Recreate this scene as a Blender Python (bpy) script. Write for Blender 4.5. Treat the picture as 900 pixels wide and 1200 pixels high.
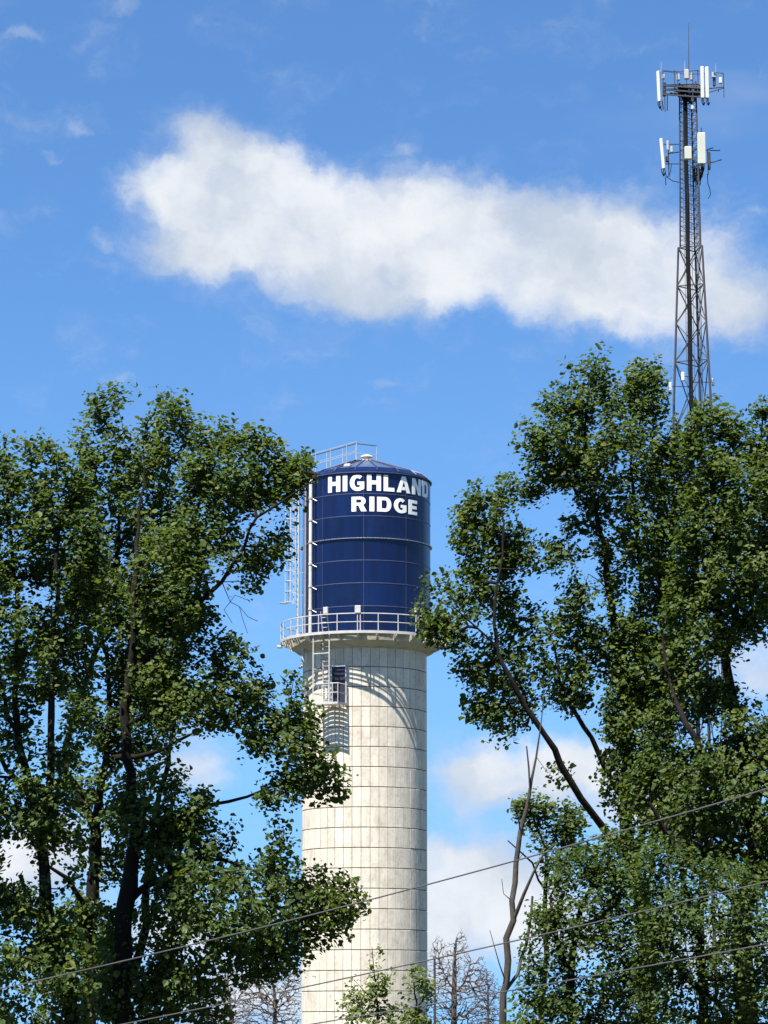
import bpy, math, random
import numpy as np
from mathutils import Vector, Matrix, noise as mnoise

for o in list(bpy.data.objects): bpy.data.objects.remove(o)
scene = bpy.context.scene
COL = scene.collection
R = math.radians

# ------------------------------------------------------------------ camera
CAMZ = 5.7                    # the viewer stands on a rise 4 m above the flat ground
FPX = 3400.0                  # focal length in photo pixels (photo 900 x 1200)
HOR = 1205.0                  # pixel row of the horizon
PITCH = math.atan((HOR-600)/FPX)
cam_d = bpy.data.cameras.new('camera'); cam = bpy.data.objects.new('camera', cam_d); COL.objects.link(cam)
cam.location = (0, 0, CAMZ); cam.rotation_euler = (R(90)+PITCH, 0, 0)
cam_d.sensor_fit = 'VERTICAL'; cam_d.sensor_height = 36; cam_d.lens = 36*FPX/1200
cam_d.clip_end = 20000; cam_d.clip_start = 0.1
scene.camera = cam
CP, SP = math.cos(PITCH), math.sin(PITCH)
def ray(px, py):
    u, v = (px-450)/FPX, (600-py)/FPX
    return Vector((u, CP-v*SP, SP+v*CP))
def at(px, py, Y):
    d = ray(px, py); t = Y/d.y
    return Vector((d.x*t, Y, CAMZ+d.z*t))
def zat(py, Y): return at(450, py, Y).z

# ------------------------------------------------------------------ light
SUN_AZ, SUN_EL = 30.0, 65.0   # sun stands behind the camera, left of it
sx, sy, sz = -math.sin(R(SUN_AZ))*math.cos(R(SUN_EL)), -math.cos(R(SUN_AZ))*math.cos(R(SUN_EL)), math.sin(R(SUN_EL))
sun_d = bpy.data.lights.new('sun', 'SUN'); sun_d.energy = 4.6; sun_d.angle = R(0.53); sun_d.color = (1.0, 0.95, 0.87)
sun = bpy.data.objects.new('sun', sun_d); COL.objects.link(sun)
sun.rotation_euler = Vector((-sx, -sy, -sz)).to_track_quat('-Z', 'Y').to_euler()
scene.view_settings.view_transform = 'Standard'; scene.view_settings.look = 'None'
scene.view_settings.gamma = 1; scene.view_settings.use_curve_mapping = False
scene.view_settings.exposure = 1.6

# ------------------------------------------------------------------ sky with clouds
world = bpy.data.worlds.new('World'); scene.world = world; world.use_nodes = True
world.cycles.sampling_method = 'MANUAL'; world.cycles.sample_map_resolution = 256
nt = world.node_tree; N, L = nt.nodes, nt.links
for n in list(N): N.remove(n)
def node(t, **kw):
    n = N.new(t)
    for k, v in kw.items(): setattr(n, k, v)
    return n
def wire(i, v):
    if isinstance(v, bpy.types.NodeSocket): L.new(v, i)
    else: i.default_value = v
def M(op, a, b=None, c=None, clamp=False):
    n = node('ShaderNodeMath', operation=op, use_clamp=clamp)
    for i, v in enumerate((a, b, c)):
        if v is not None: wire(n.inputs[i], v)
    return n.outputs[0]
def V(op, a, b=None, out=0):
    n = node('ShaderNodeVectorMath', operation=op); wire(n.inputs[0], a)
    if b is not None: wire(n.inputs[1], b)
    return n.outputs[out]
def smooth(v, a, b, lo=0., hi=1.):
    n = node('ShaderNodeMapRange', interpolation_type='SMOOTHSTEP')
    wire(n.inputs[0], v)
    for i, x in enumerate((a, b, lo, hi)): wire(n.inputs[i+1], x)
    return n.outputs[0]
def fbm(vec, scale, detail, rough=.55, out=0):
    n = node('ShaderNodeTexNoise'); wire(n.inputs['Vector'], vec); n.inputs['Scale'].default_value = scale
    n.inputs['Detail'].default_value = detail; n.inputs['Roughness'].default_value = rough
    return n.outputs[out]
tc = node('ShaderNodeTexCoord'); D = tc.outputs['Generated']
sep = node('ShaderNodeSeparateXYZ'); L.new(D, sep.inputs[0])
dx, dy, dz = sep.outputs
# the blue: Nishita sky, looked up a little higher than the view ray so that it stays clear blue to the tree tops
cmb = node('ShaderNodeCombineXYZ'); wire(cmb.inputs[0], dx); wire(cmb.inputs[1], dy)
wire(cmb.inputs[2], M('SMOOTH_MAX', M('ADD', dz, .05), .13, .12))
sky = node('ShaderNodeTexSky', sky_type='NISHITA'); sky.sun_disc = False
sky.sun_elevation = R(SUN_EL); sky.sun_rotation = math.atan2(sx, sy); sky.altitude = 200
sky.air_density = 1.0; sky.dust_density = 0.0; sky.ozone_density = 3.0
L.new(V('NORMALIZE', cmb.outputs[0]), sky.inputs[0])
hs = node('ShaderNodeHueSaturation'); hs.inputs['Saturation'].default_value = 1.0; hs.inputs['Value'].default_value = 1.0
tint = node('ShaderNodeMixRGB', blend_type='MULTIPLY'); tint.inputs[0].default_value = 1; tint.inputs[2].default_value = (.365, .535, .69, 1)
L.new(sky.outputs[0], tint.inputs[1]); L.new(tint.outputs[0], hs.inputs['Color'])
# clouds laid out by azimuth and elevation
az = M('MULTIPLY', M('ARCTAN2', dx, dy), 10.0); el = M('MULTIPLY', M('ARCSINE', dz), 10.0)
pc = node('ShaderNodeCombineXYZ'); wire(pc.inputs[0], az); wire(pc.inputs[1], el); P0 = pc.outputs[0]
def azel(px, py):
    d = ray(px, py).normalized(); return (math.atan2(d.x, d.y)*10, math.asin(d.z)*10)
w1 = V('SCALE', V('SUBTRACT', fbm(P0, 2.4, 3, .55, 1), (.5, .5, .5))); w1.node.inputs['Scale'].default_value = .20
w2 = V('SCALE', V('SUBTRACT', fbm(P0, 9, 4, .62, 1), (.5, .5, .5))); w2.node.inputs['Scale'].default_value = .13
P1 = V('ADD', V('ADD', P0, w1), w2)
def field(blobs):
    acc = None
    for px, py, rx, ry in blobs:
        c = azel(px, py)
        k = 10/FPX
        q = V('MULTIPLY', V('SUBTRACT', P1, (c[0], c[1], 0)), (1/(rx*k), 1/(ry*k), 0))
        f = M('POWER', .19, V('DOT_PRODUCT', q, q, out=1))
        acc = f if acc is None else M('ADD', acc, f)
    return acc
CUMULUS = [(240,168,50,40),(208,228,80,46),(300,196,78,45),(285,245,120,70),(240,300,85,42),(345,295,130,55),(405,235,120,45),
 (480,275,140,62),(560,265,120,56),(520,335,150,42),(640,290,130,68),(435,345,100,34),(720,290,115,68),(705,360,130,42),(800,320,105,70),(870,365,75,45),
 (555,912,80,44),(620,905,100,48),(690,890,80,44),(530,1000,80,42),(560,1040,110,56),(520,1090,110,52),(620,1075,120,52),(225,895,70,42),(60,995,110,50),
 (10,1020,80,40),(200,1085,120,46),(300,1165,130,56),(890,785,75,60),(770,945,90,44),(820,1110,140,56),(480,1150,90,40)]
WISPS = [(130,8,50,20),(25,36,60,15),(2,178,26,34),(95,150,20,18),(60,182,18,18),(447,441,48,15),(672,209,42,13),(880,250,40,16),(125,285,32,22),(470,180,45,16),(140,455,60,16),(860,410,40,22)]
f1 = field(CUMULUS); f2 = field(WISPS)
detail = M('SUBTRACT', fbm(V('MULTIPLY', P1, (.7, 1.15, 1)), 5.0, 6, .62), .5)
f1 = M('MINIMUM', f1, 1.35)
dens = M('ADD', f1, M('MULTIPLY', detail, 1.5))
a1 = M('MULTIPLY_ADD', smooth(dens, -.02, .90), .5, M('MULTIPLY', smooth(dens, .25, 1.55), .5))
a2 = M('MULTIPLY', smooth(M('ADD', f2, M('MULTIPLY', detail, 2.2)), .42, 1.9), .55)
# the same fair-weather cumulus goes on round the rest of the sky
inv = M('DIVIDE', 1, M('MAXIMUM', M('ADD', dz, .06), .05))
layer = node('ShaderNodeCombineXYZ'); wire(layer.inputs[0], M('MULTIPLY', dx, inv)); wire(layer.inputs[1], M('MULTIPLY', dy, inv))
a3 = smooth(fbm(layer.outputs[0], 1.1, 5, .55), .56, .68)
view = M('MULTIPLY', smooth(dy, .90, .96), smooth(dz, .50, .40))
a3 = M('MULTIPLY', M('MULTIPLY', a3, M('SUBTRACT', 1, view)), smooth(dz, .0, .08))
alpha = M('MAXIMUM', M('MAXIMUM', a1, a2), a3)
tone = smooth(M('ADD', fbm(P1, 2.3, 5, .5), M('MULTIPLY', dens, .10)), .42, .78)
cc = node('ShaderNodeMixRGB'); wire(cc.inputs[0], tone)
cc.inputs[1].default_value = (2.30, 2.58, 3.0, 1); cc.inputs[2].default_value = (3.52, 3.62, 3.74, 1)
mx = node('ShaderNodeMixRGB'); wire(mx.inputs[0], M('MULTIPLY', alpha, .97)); L.new(hs.outputs[0], mx.inputs[1]); L.new(cc.outputs[0], mx.inputs[2])
bg = node('ShaderNodeBackground'); bg.inputs['Strength'].default_value = 0.085; L.new(mx.outputs[0], bg.inputs['Color'])
wo = node('ShaderNodeOutputWorld'); L.new(bg.outputs[0], wo.inputs[0])
scene.cycles.max_bounces = 5; scene.cycles.transparent_max_bounces = 4

# ------------------------------------------------------------------ materials
def mat(name, base, rough=.6, var=.0, scale=2.0, dark=None, bump=0., bscale=20., metal=0., objrand=0., stretch=(1,1,1), coat=0., spec=.5):
    m = bpy.data.materials.new(name); m.use_nodes = True
    t = m.node_tree; b = t.nodes['Principled BSDF']
    b.inputs['Roughness'].default_value = rough; b.inputs['Metallic'].default_value = metal
    b.inputs['Coat Weight'].default_value = coat; b.inputs['Coat Roughness'].default_value = .08
    b.inputs['Specular IOR Level'].default_value = spec
    b.inputs['Base Color'].default_value = (*base, 1)
    co = t.nodes.new('ShaderNodeTexCoord'); mp = t.nodes.new('ShaderNodeMapping'); mp.inputs['Scale'].default_value = stretch
    t.links.new(co.outputs['Object'], mp.inputs[0])
    col = None
    if objrand:                                   # every piece comes out of the mould a little different
        oi = t.nodes.new('ShaderNodeObjectInfo')
        ad = t.nodes.new('ShaderNodeVectorMath'); ad.operation = 'MULTIPLY_ADD'
        t.links.new(oi.outputs['Random'], ad.inputs[0]); ad.inputs[1].default_value = (37, 53, 71); t.links.new(mp.outputs[0], ad.inputs[2])
        vec = ad.outputs[0]
    else: vec = mp.outputs[0]
    if var:
        nz = t.nodes.new('ShaderNodeTexNoise'); nz.inputs['Scale'].default_value = scale; nz.inputs['Detail'].default_value = 6
        t.links.new(vec, nz.inputs['Vector'])
        rp = t.nodes.new('ShaderNodeMapRange'); rp.inputs[1].default_value = .35; rp.inputs[2].default_value = .68
        rp.inputs[3].default_value = var; rp.inputs[4].default_value = 0
        t.links.new(nz.outputs[0], rp.inputs[0])
        mixn = t.nodes.new('ShaderNodeMixRGB'); t.links.new(rp.outputs[0], mixn.inputs[0])
        mixn.inputs[1].default_value = (*base, 1); mixn.inputs[2].default_value = (*(dark or [c*.45 for c in base]), 1)
        col = mixn.outputs[0]
    if objrand:
        hv = t.nodes.new('ShaderNodeHueSaturation')
        mr = t.nodes.new('ShaderNodeMapRange'); mr.inputs[3].default_value = 1-objrand; mr.inputs[4].default_value = 1+objrand
        t.links.new(oi.outputs['Random'], mr.inputs[0]); t.links.new(mr.outputs[0], hv.inputs['Value'])
        if col: t.links.new(col, hv.inputs['Color'])
        else: hv.inputs['Color'].default_value = (*base, 1)
        col = hv.outputs[0]
    if col: t.links.new(col, b.inputs['Base Color'])
    if bump:
        n2 = t.nodes.new('ShaderNodeTexNoise'); n2.inputs['Scale'].default_value = bscale; n2.inputs['Detail'].default_value = 5
        t.links.new(vec, n2.inputs['Vector'])
        bp = t.nodes.new('ShaderNodeBump'); bp.inputs['Strength'].default_value = bump; bp.inputs['Distance'].default_value = .03
        t.links.new(n2.outputs[0], bp.inputs['Height']); t.links.new(bp.outputs[0], b.inputs['Normal'])
    return m
M_CONC = mat('stave_concrete', (.66,.595,.49), .9, .45, 2.4, (.35,.315,.27), .4, 9, objrand=.06, stretch=(1,1,.22), spec=.2)
def mottle(m, scale, lo, amount):
    t = m.node_tree; b = t.nodes['Principled BSDF']; src = b.inputs['Base Color'].links[0].from_socket
    g = t.nodes.new('ShaderNodeNewGeometry'); n = t.nodes.new('ShaderNodeTexNoise'); n.inputs['Scale'].default_value = scale; n.inputs['Detail'].default_value = 7; n.inputs['Roughness'].default_value = .65
    t.links.new(g.outputs['Position'], n.inputs['Vector'])
    r = t.nodes.new('ShaderNodeMapRange'); r.inputs[1].default_value = .50; r.inputs[2].default_value = .72; r.inputs[3].default_value = 0; r.inputs[4].default_value = amount
    t.links.new(n.outputs[0], r.inputs[0])
    x = t.nodes.new('ShaderNodeMixRGB'); x.blend_type = 'MULTIPLY'; x.inputs[2].default_value = (*lo, 1)
    t.links.new(r.outputs[0], x.inputs[0]); t.links.new(src, x.inputs[1]); t.links.new(x.outputs[0], b.inputs['Base Color'])
mottle(M_CONC, 1.1, (.62,.6,.57), .6); mottle(M_CONC, 5.0, (.55,.53,.5), .45)
M_CORE = mat('joint_mortar', (.20,.18,.155), .95, .3, 3, spec=.1)
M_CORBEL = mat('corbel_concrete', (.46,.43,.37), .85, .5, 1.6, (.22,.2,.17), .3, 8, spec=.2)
M_NAVY = mat('navy_enamel', (.0030,.0120,.062), .2, .7, .9, (.0035,.006,.030), 0, objrand=.16, stretch=(2.6,2.6,.10), coat=.0, spec=.32)
mottle(M_NAVY, .55, (1.9,1.55,1.15), .8)
M_SEAM = mat('seam_sealant', (.050,.064,.135), .55, .6, 6, (.02,.027,.07))
M_SEAM2 = mat('seam_dark', (.022,.030,.075), .5, .6, 6, (.012,.016,.04))
M_GIRD = mat('galvanised_girder', (.30,.32,.38), .5, .6, 9, (.07,.08,.14), metal=.3)
M_ROOF = mat('roof_enamel_sky_sheen', (.060,.080,.135), .3, .5, 1.2, (.04,.055,.10), objrand=.1, coat=.1)  # upper slope paler than the navy: sky reflection painted into the base colour
M_WHITE = mat('white_paint', (.47,.47,.45), .5, .5, 2.2, (.27,.25,.225))
M_LETTER = mat('letter_white', (.82,.82,.80), .4)
M_GALV = mat('galvanised_steel', (.50,.51,.52), .42, .4, 5, (.28,.28,.29), metal=.55)
M_DARK = mat('dark_steel', (.055,.055,.06), .5, .4, 4, (.02,.02,.022), metal=.3)
M_MASTLEG = mat('mast_steel', (.050,.050,.058), .6, .5, 3, (.03,.024,.022), metal=.1)
M_CABLE = mat('cable_black', (.008,.008,.010), .8, spec=.15)
M_RADOME = mat('radome_white', (.52,.53,.515), .5, .3, 3, (.40,.41,.40))
M_RADOME2 = mat('radome_cream', (.46,.47,.40), .5, .3, 3, (.36,.36,.31))
M_RADIO = mat('radio_grey', (.36,.37,.375), .5)
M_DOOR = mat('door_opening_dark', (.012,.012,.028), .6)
M_WIRE = mat('wire_aluminium', (.07,.07,.074), .6, .5, 3, (.03,.03,.032))
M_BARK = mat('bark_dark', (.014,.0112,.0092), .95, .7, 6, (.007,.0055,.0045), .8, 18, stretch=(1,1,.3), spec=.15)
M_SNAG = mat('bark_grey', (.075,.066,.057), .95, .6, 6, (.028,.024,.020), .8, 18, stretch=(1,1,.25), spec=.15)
M_TWIG = mat('bare_twig', (.115,.090,.072), .95, .5, 3, spec=.1)
M_GRASS = mat('grass_ground', (.060,.066,.034), .95, .6, .12, (.04,.042,.024), .6, 3, spec=.1)

def leafmat(name, c0, c1, c2, trans=.42):
    m = bpy.data.materials.new(name); m.use_nodes = True; t = m.node_tree
    b = t.nodes['Principled BSDF']; out = t.nodes['Material Output']
    a = t.nodes.new('ShaderNodeAttribute'); a.attribute_name = 'tint'
    rp = t.nodes.new('ShaderNodeValToRGB'); e = rp.color_ramp.elements
    e[0].position = 0; e[0].color = (*c0, 1); e[1].position = 1; e[1].color = (*c2, 1)
    k = e.new(.55); k.color = (*c1, 1)
    t.links.new(a.outputs['Fac'], rp.inputs[0]); t.links.new(rp.outputs[0], b.inputs['Base Color'])
    b.inputs['Roughness'].default_value = .55; b.inputs['Specular IOR Level'].default_value = .22
    tr = t.nodes.new('ShaderNodeBsdfTranslucent')
    g = t.nodes.new('ShaderNodeMixRGB'); g.blend_type = 'MULTIPLY'; g.inputs[0].default_value = 1; g.inputs[2].default_value = (1.38,1.38,.48,1)
    t.links.new(rp.outputs[0], g.inputs[1]); t.links.new(g.outputs[0], tr.inputs[0])
    ms = t.nodes.new('ShaderNodeMixShader'); ms.inputs[0].default_value = trans
    t.links.new(b.outputs[0], ms.inputs[1]); t.links.new(tr.outputs[0], ms.inputs[2]); t.links.new(ms.outputs[0], out.inputs[0])
    return m
M_LEAF = leafmat('leaf_green', (.031,.055,.015), (.062,.098,.022), (.114,.138,.030))
M_LEAF2 = leafmat('leaf_shaded_green', (.028,.052,.014), (.056,.092,.021), (.106,.130,.029))  # darker copy of the leaf greens: shade of the crowns above painted in
M_LEAF3 = leafmat('leaf_pale_green', (.08,.11,.035), (.13,.165,.055), (.19,.21,.08))

# ------------------------------------------------------------------ mesh helpers
def tag(o, label=None, cat=None, group=None, kind=None):
    if label: o['label'] = label
    if cat: o['category'] = cat
    if group: o['group'] = group
    if kind: o['kind'] = kind
    return o
def empty(name, loc):
    o = bpy.data.objects.new(name, None); COL.objects.link(o); o.location = loc; o.empty_display_size = .5
    return o
def link(name, me, parent=None):
    o = bpy.data.objects.new(name, me); COL.objects.link(o)
    if parent: o.parent = parent
    return o
class MB:
    def __init__(s): s.v = []; s.f = []; s.sm = []
    def add(s, vs, fs, smooth=False):
        n = len(s.v); s.v += [tuple(v) for v in vs]; s.f += [tuple(i+n for i in f) for f in fs]; s.sm += [smooth]*len(fs); return s
    def box(s, c, size, rz=0, tilt=0, bev=0.):
        hx, hy, hz = [d/2 for d in size]; m = Matrix.Rotation(rz, 3, 'Z') @ Matrix.Rotation(tilt, 3, 'Y'); c = Vector(c)
        if bev:
            b = bev; vs = []
            for z, k in ((-hz, b), (-hz+b, 0), (hz-b, 0), (hz, b)):
                x, y = hx-k, hy-k; cx, cy = min(b, x), min(b, y)
                for p in ((x-cx,-y),(x,-y+cy),(x,y-cy),(x-cx,y),(-x+cx,y),(-x,y-cy),(-x,-y+cy),(-x+cx,-y)): vs.append(c+m@Vector((p[0],p[1],z)))
            fs = [tuple(range(7,-1,-1)), tuple(range(24,32))]
            for r in range(3):
                for i in range(8): j = (i+1)%8; fs.append((r*8+i, r*8+j, r*8+8+j, r*8+8+i))
            return s.add(vs, fs)
        vs = [c+m@Vector((x*hx,y*hy,z*hz)) for x,y,z in ((-1,-1,-1),(1,-1,-1),(1,1,-1),(-1,1,-1),(-1,-1,1),(1,-1,1),(1,1,1),(-1,1,1))]
        return s.add(vs, [(3,2,1,0),(4,5,6,7),(0,1,5,4),(1,2,6,5),(2,3,7,6),(3,0,4,7)])
    def tube(s, pts, r, n=6, closed=False, caps=True):
        pts = [Vector(p) for p in pts]; k = len(pts)
        rs = r if isinstance(r, (list, tuple)) else [r]*k
        vs = []; prev = None
        for i, p in enumerate(pts):
            a = pts[(i-1)%k] if (closed or i > 0) else p; b = pts[(i+1)%k] if (closed or i < k-1) else p
            t = (b-a).normalized()
            if prev is None:
                u = t.cross(Vector((0,0,1)))
                if u.length < .05: u = t.cross(Vector((0,1,0)))
            else: u = prev - t*prev.dot(t)
            u.normalize(); prev = u; w = t.cross(u)
            for j in range(n):
                an = 2*math.pi*(j+.5)/n; vs.append(p+(u*math.cos(an)+w*math.sin(an))*rs[i])
        fs = []
        for i in range(k if closed else k-1):
            i2 = (i+1)%k
            for j in range(n): j2 = (j+1)%n; fs.append((i*n+j, i*n+j2, i2*n+j2, i2*n+j))
        if caps and not closed: fs += [tuple(range(n-1,-1,-1)), tuple(range((k-1)*n, k*n))]
        return s.add(vs, fs, n > 5)
    def lathe(s, prof, n=64, a0=0., a1=2*math.pi, smooth=True):
        full = abs(a1-a0-2*math.pi) < 1e-6; m = n if full else n+1; vs = []; fs = []
        for i in range(m):
            an = a0+(a1-a0)*i/n
            for r, z in prof: vs.append((r*math.sin(an), -r*math.cos(an), z))
        q = len(prof)
        for i in range(n):
            i2 = (i+1)%m
            for j in range(q-1): fs.append((i*q+j, i2*q+j, i2*q+j+1, i*q+j+1))
        return s.add(vs, fs, smooth)
    def mesh(s, name, m):
        me = bpy.data.meshes.new(name); me.from_pydata(s.v, [], s.f); me.materials.append(m)
        me.polygons.foreach_set('use_smooth', s.sm); me.update()
        if any(s.sm): me.set_sharp_from_angle(angle=R(38))
        return me
    def build(s, name, m, parent=None): return link(name, s.mesh(name, m), parent)

# ------------------------------------------------------------------ ground
def make_ground():
    xs = np.concatenate([np.linspace(-6000,-200,8), np.linspace(-160,160,33), np.linspace(200,6000,8)])
    ys = np.concatenate([np.linspace(-6000,-100,8), np.linspace(-60,320,96), np.linspace(400,9000,10)])
    b = MB(); nx = len(xs)
    def h(x, y):
        t = min(1, max(0, (30-y)/24)); t = t*t*(3-2*t)
        w = .18*mnoise.noise(Vector((x*.05, y*.05, 0))) if abs(x) < 200 and -80 < y < 330 else 0
        return 4*t+w*(1-t)
    b.add([(x, y, h(x,y)) for y in ys for x in xs], [(j*nx+i, j*nx+i+1, (j+1)*nx+i+1, (j+1)*nx+i) for j in range(len(ys)-1) for i in range(nx-1)], True)
    tag(b.build('ground', M_GRASS), kind='structure')
make_ground()

# ------------------------------------------------------------------ water tower
TY = 170.0
TX = at(427.5, 760, TY).x
RS, RT, RD = 3.65, 3.79, 4.98                       # shaft, tank and deck radius
tower = empty('water_tower', (TX, TY, 0))
tag(tower, 'tall water tower, cream concrete stave shaft with navy blue tank lettered in white', 'water tower')
def cyl(deg, r, z): a = R(deg); return Vector((r*math.sin(a), -r*math.cos(a), z))
Z_DECK = zat(739, TY-RD)                            # top of the deck
Z_SH = zat(768, TY)                                 # where the corbel meets the shaft
ROW = (zat(848, TY-RS)-zat(871.5, TY-RS))           # height of one ring of staves
z_first = zat(781, TY-RS)                           # the topmost ring joint visible below the corbel

# shaft: a core with single staves standing proud of it
core = MB().lathe([(0,-.2),(RS-.045,-.2),(RS-.045,Z_SH+.3),(0,Z_SH+.3)], 88).build('shaft', M_CORE, tower)
NST = 44; STEP = 360/NST
def stave_mesh(h, a=STEP, gap=.022):
    b = MB(); g = math.degrees(gap/RS)/2; vs = []
    half = a/2-g; bv = .008; be = math.degrees(bv/RS)
    ro, ri = RS, RS-.06
    angs = (-half, 0, half)
    outer = []
    for z0, z1 in ((.026, h-.026),):
        # front face 2 segments, chamfered border, sides
        pts = []
        for an in angs: pts.append(cyl(an*(half-be)/half, ro, z0+bv))
        for an in angs: pts.append(cyl(an*(half-be)/half, ro, z1-bv))
        for an in angs: pts.append(cyl(an, ro-bv, z0))
        for an in angs: pts.append(cyl(an, ro-bv, z1))
        for an in angs: pts.append(cyl(an, ri, z0))
        for an in angs: pts.append(cyl(an, ri, z1))
        fs = [(0,1,4,3),(1,2,5,4),(6,7,1,0),(7,8,2,1),(3,4,10,9),(4,5,11,10),(6,0,3,9),(2,8,11,5),
              (12,13,7,6),(13,14,8,7),(9,10,16,15),(10,11,17,16),(12,6,9,15),(8,14,17,11)]
        b.add(pts, fs)
    return b
rows = []
z = z_first
while z > .2:
    rows.append((max(z-ROW, -.1), z)); z -= ROW
rows.insert(0, (z_first, Z_SH+.25))
st_norm = stave_mesh(ROW).mesh('stave', M_CONC); st_top = stave_mesh(Z_SH+.25-z_first).mesh('stave', M_CONC)
rest = MB(); rnd = random.Random(4)
OFF = 1.3
for ri, (z0, z1) in enumerate(rows):
    for k in range(NST):
        ang = (k*STEP+OFF+180) % 360 - 180
        if ri < 18 and abs(ang) < 67:
            o = link('stave', st_top if ri == 0 else st_norm, core)
            o.location = cyl(ang, rnd.uniform(-.006,.006), z0); o.rotation_euler = (0, 0, R(ang))
        else:
            bb = stave_mesh(z1-z0); m = Matrix.Translation((0,0,z0)) @ Matrix.Rotation(R(ang), 4, 'Z')
            rest.add([m@Vector(v) for v in bb.v], bb.f)
tag(rest.build('stave_rest', M_CONC, core), kind='stuff')

# corbel and deck
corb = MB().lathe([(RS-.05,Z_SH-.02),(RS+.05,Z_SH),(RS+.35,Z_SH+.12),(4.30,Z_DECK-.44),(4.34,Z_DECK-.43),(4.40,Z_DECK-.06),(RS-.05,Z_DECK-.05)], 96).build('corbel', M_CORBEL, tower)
deck = MB().lathe([(RS-.1,Z_DECK-.045),(4.44,Z_DECK-.045),(4.44,Z_DECK),(RS-.1,Z_DECK)], 96, smooth=False).build('deck', M_GALV, tower)
for r_ in (4.56, 4.68, 4.80):                       # open grating outside the slab
    MB().lathe([(r_-.018,Z_DECK-.05),(r_+.018,Z_DECK-.05),(r_+.018,Z_DECK),(r_-.018,Z_DECK),(r_-.018,Z_DECK-.05)], 96).build('grating_bar', M_GALV, deck)
MB().lathe([(RD-.05,Z_DECK-.13),(RD+.012,Z_DECK-.13),(RD+.012,Z_DECK+.03),(RD-.05,Z_DECK+.03),(RD-.05,Z_DECK-.13)], 96).build('rim_channel', M_WHITE, deck)
NB = 26
for k in range(NB):                                 # steel outriggers with a knee brace under the deck
    ang = k*360/NB-4.5
    b = MB(); d = cyl(ang,1,0); s = Vector((d.y,-d.x,0))*.045
    top = [cyl(ang,4.2,Z_DECK-.055), cyl(ang,RD-.02,Z_DECK-.055), cyl(ang,RD-.02,Z_DECK-.13), cyl(ang,4.36,Z_DECK-.46), cyl(ang,4.2,Z_DECK-.46)]
    n = len(top); b.add([p+s for p in top]+[p-s for p in top], [tuple(range(n)), tuple(range(2*n-1,n-1,-1))]+[(i,i+n,(i+1)%n+n,(i+1)%n) for i in range(n)])
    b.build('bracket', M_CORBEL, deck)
# railing
H_RAIL = zat(718.5, TY-RD)-Z_DECK
rail = MB().tube([cyl(a, RD-.03, Z_DECK+H_RAIL) for a in range(0,360,5)], .03, 6, True).build('top_rail', M_WHITE, tower)
MB().tube([cyl(a, RD-.03, Z_DECK+H_RAIL*.52) for a in range(0,360,5)], .024, 6, True).build('mid_rail', M_WHITE, tower)
NP = 26; post_me = MB().tube([(0,-(RD-.03),Z_DECK), (0,-(RD-.03),Z_DECK+H_RAIL)], .032, 6).mesh('post', M_WHITE)
for k in range(NP):
    o = link('post', post_me, tower); o.rotation_euler = (0,0,R(k*360/NP-4.5))
    if k in (0, 3, 9): MB().tube([cyl(k*360/NP-2.6, RD-.03, Z_DECK), cyl(k*360/NP-2.6, RD-.03, Z_DECK+H_RAIL)], .035, 6).build('post', M_WHITE, tower)

# tank
TO = Vector((.10, 0, 0))
tank = empty('tank', TO); tank.parent = tower
Z_TT = zat(552, TY-RT)                              # tank top edge
rows_y = [552, 578.2, 604.3, 630.3, 656.2, 682.8, 709.8]
zr = [zat(y, TY-RT) for y in rows_y]+[Z_DECK]
NPAN = 9; PSTEP = 360/NPAN; POFF = -2.3
def panel(z0, z1):
    b = MB(); n = 10; g = .2; vs = []
    for i in range(n+1):
        a = -PSTEP/2+g+(PSTEP-2*g)*i/n
        for r, z in ((RT-.03,z0+.01),(RT,z0+.01),(RT,z0+.01),(RT,z1-.01),(RT,z1-.01),(RT-.03,z1-.01)): vs.append(cyl(a,r,z))
    fs = [(i*6+j, (i+1)*6+j, (i+1)*6+j+1, i*6+j+1) for i in range(n) for j in (0,2,4)]
    return b.add(vs, fs, False)
MB().lathe([(RT-.035,Z_DECK-.02),(RT-.035,Z_TT)], 90).build('tank_lining', M_SEAM, tank)
for i in range(7):
    me = panel(zr[i+1], zr[i])
    me = me.mesh('panel', M_NAVY)
    for f in me.polygons: f.use_smooth = True
    for k in range(NPAN):
        o = link('panel', me, tank); o.rotation_euler = (0,0,R(POFF+PSTEP/2+k*PSTEP)); o.location = cyl(POFF+PSTEP/2+k*PSTEP, rnd.uniform(-.003,.003), 0)
for i in range(1,7):
    if i == 3:
        MB().lathe([(RT-.02,zr[i]-.022),(RT+.08,zr[i]-.022),(RT+.08,zr[i]+.022),(RT-.02,zr[i]+.022)], 90, smooth=False).build('wind_girder', M_GIRD, tank)
    else:
        MB().lathe([(RT-.01,zr[i]-.028),(RT+.014,zr[i]-.022),(RT+.014,zr[i]+.022),(RT-.01,zr[i]+.028)], 90).build('seam_strip', M_SEAM, tank)
for k in range(NPAN):
    a = POFF+k*PSTEP; w = math.degrees(.028/RT)
    for i in range(7):
        b = MB(); za, zb = zr[i+1]+.03, zr[i]-.03
        vs = [cyl(a-w,RT-.01,za),cyl(a-w*.6,RT+.012,za),cyl(a+w*.6,RT+.012,za),cyl(a+w,RT-.01,za),cyl(a-w,RT-.01,zb),cyl(a-w*.6,RT+.012,zb),cyl(a+w*.6,RT+.012,zb),cyl(a+w,RT-.01,zb)]
        b.add(vs, [(0,1,5,4),(1,2,6,5),(2,3,7,6),(0,3,2,1),(4,5,6,7)]); b.build('seam_strip', M_SEAM2, tank)
# row of bolts on the wind girder
b = MB()
for k in range(120): b.box(cyl(k*3, RT+.085, zr[3]), (.05,.04,.03), R(k*3))
b.build('girder_bolts', M_GIRD, tank)
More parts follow.
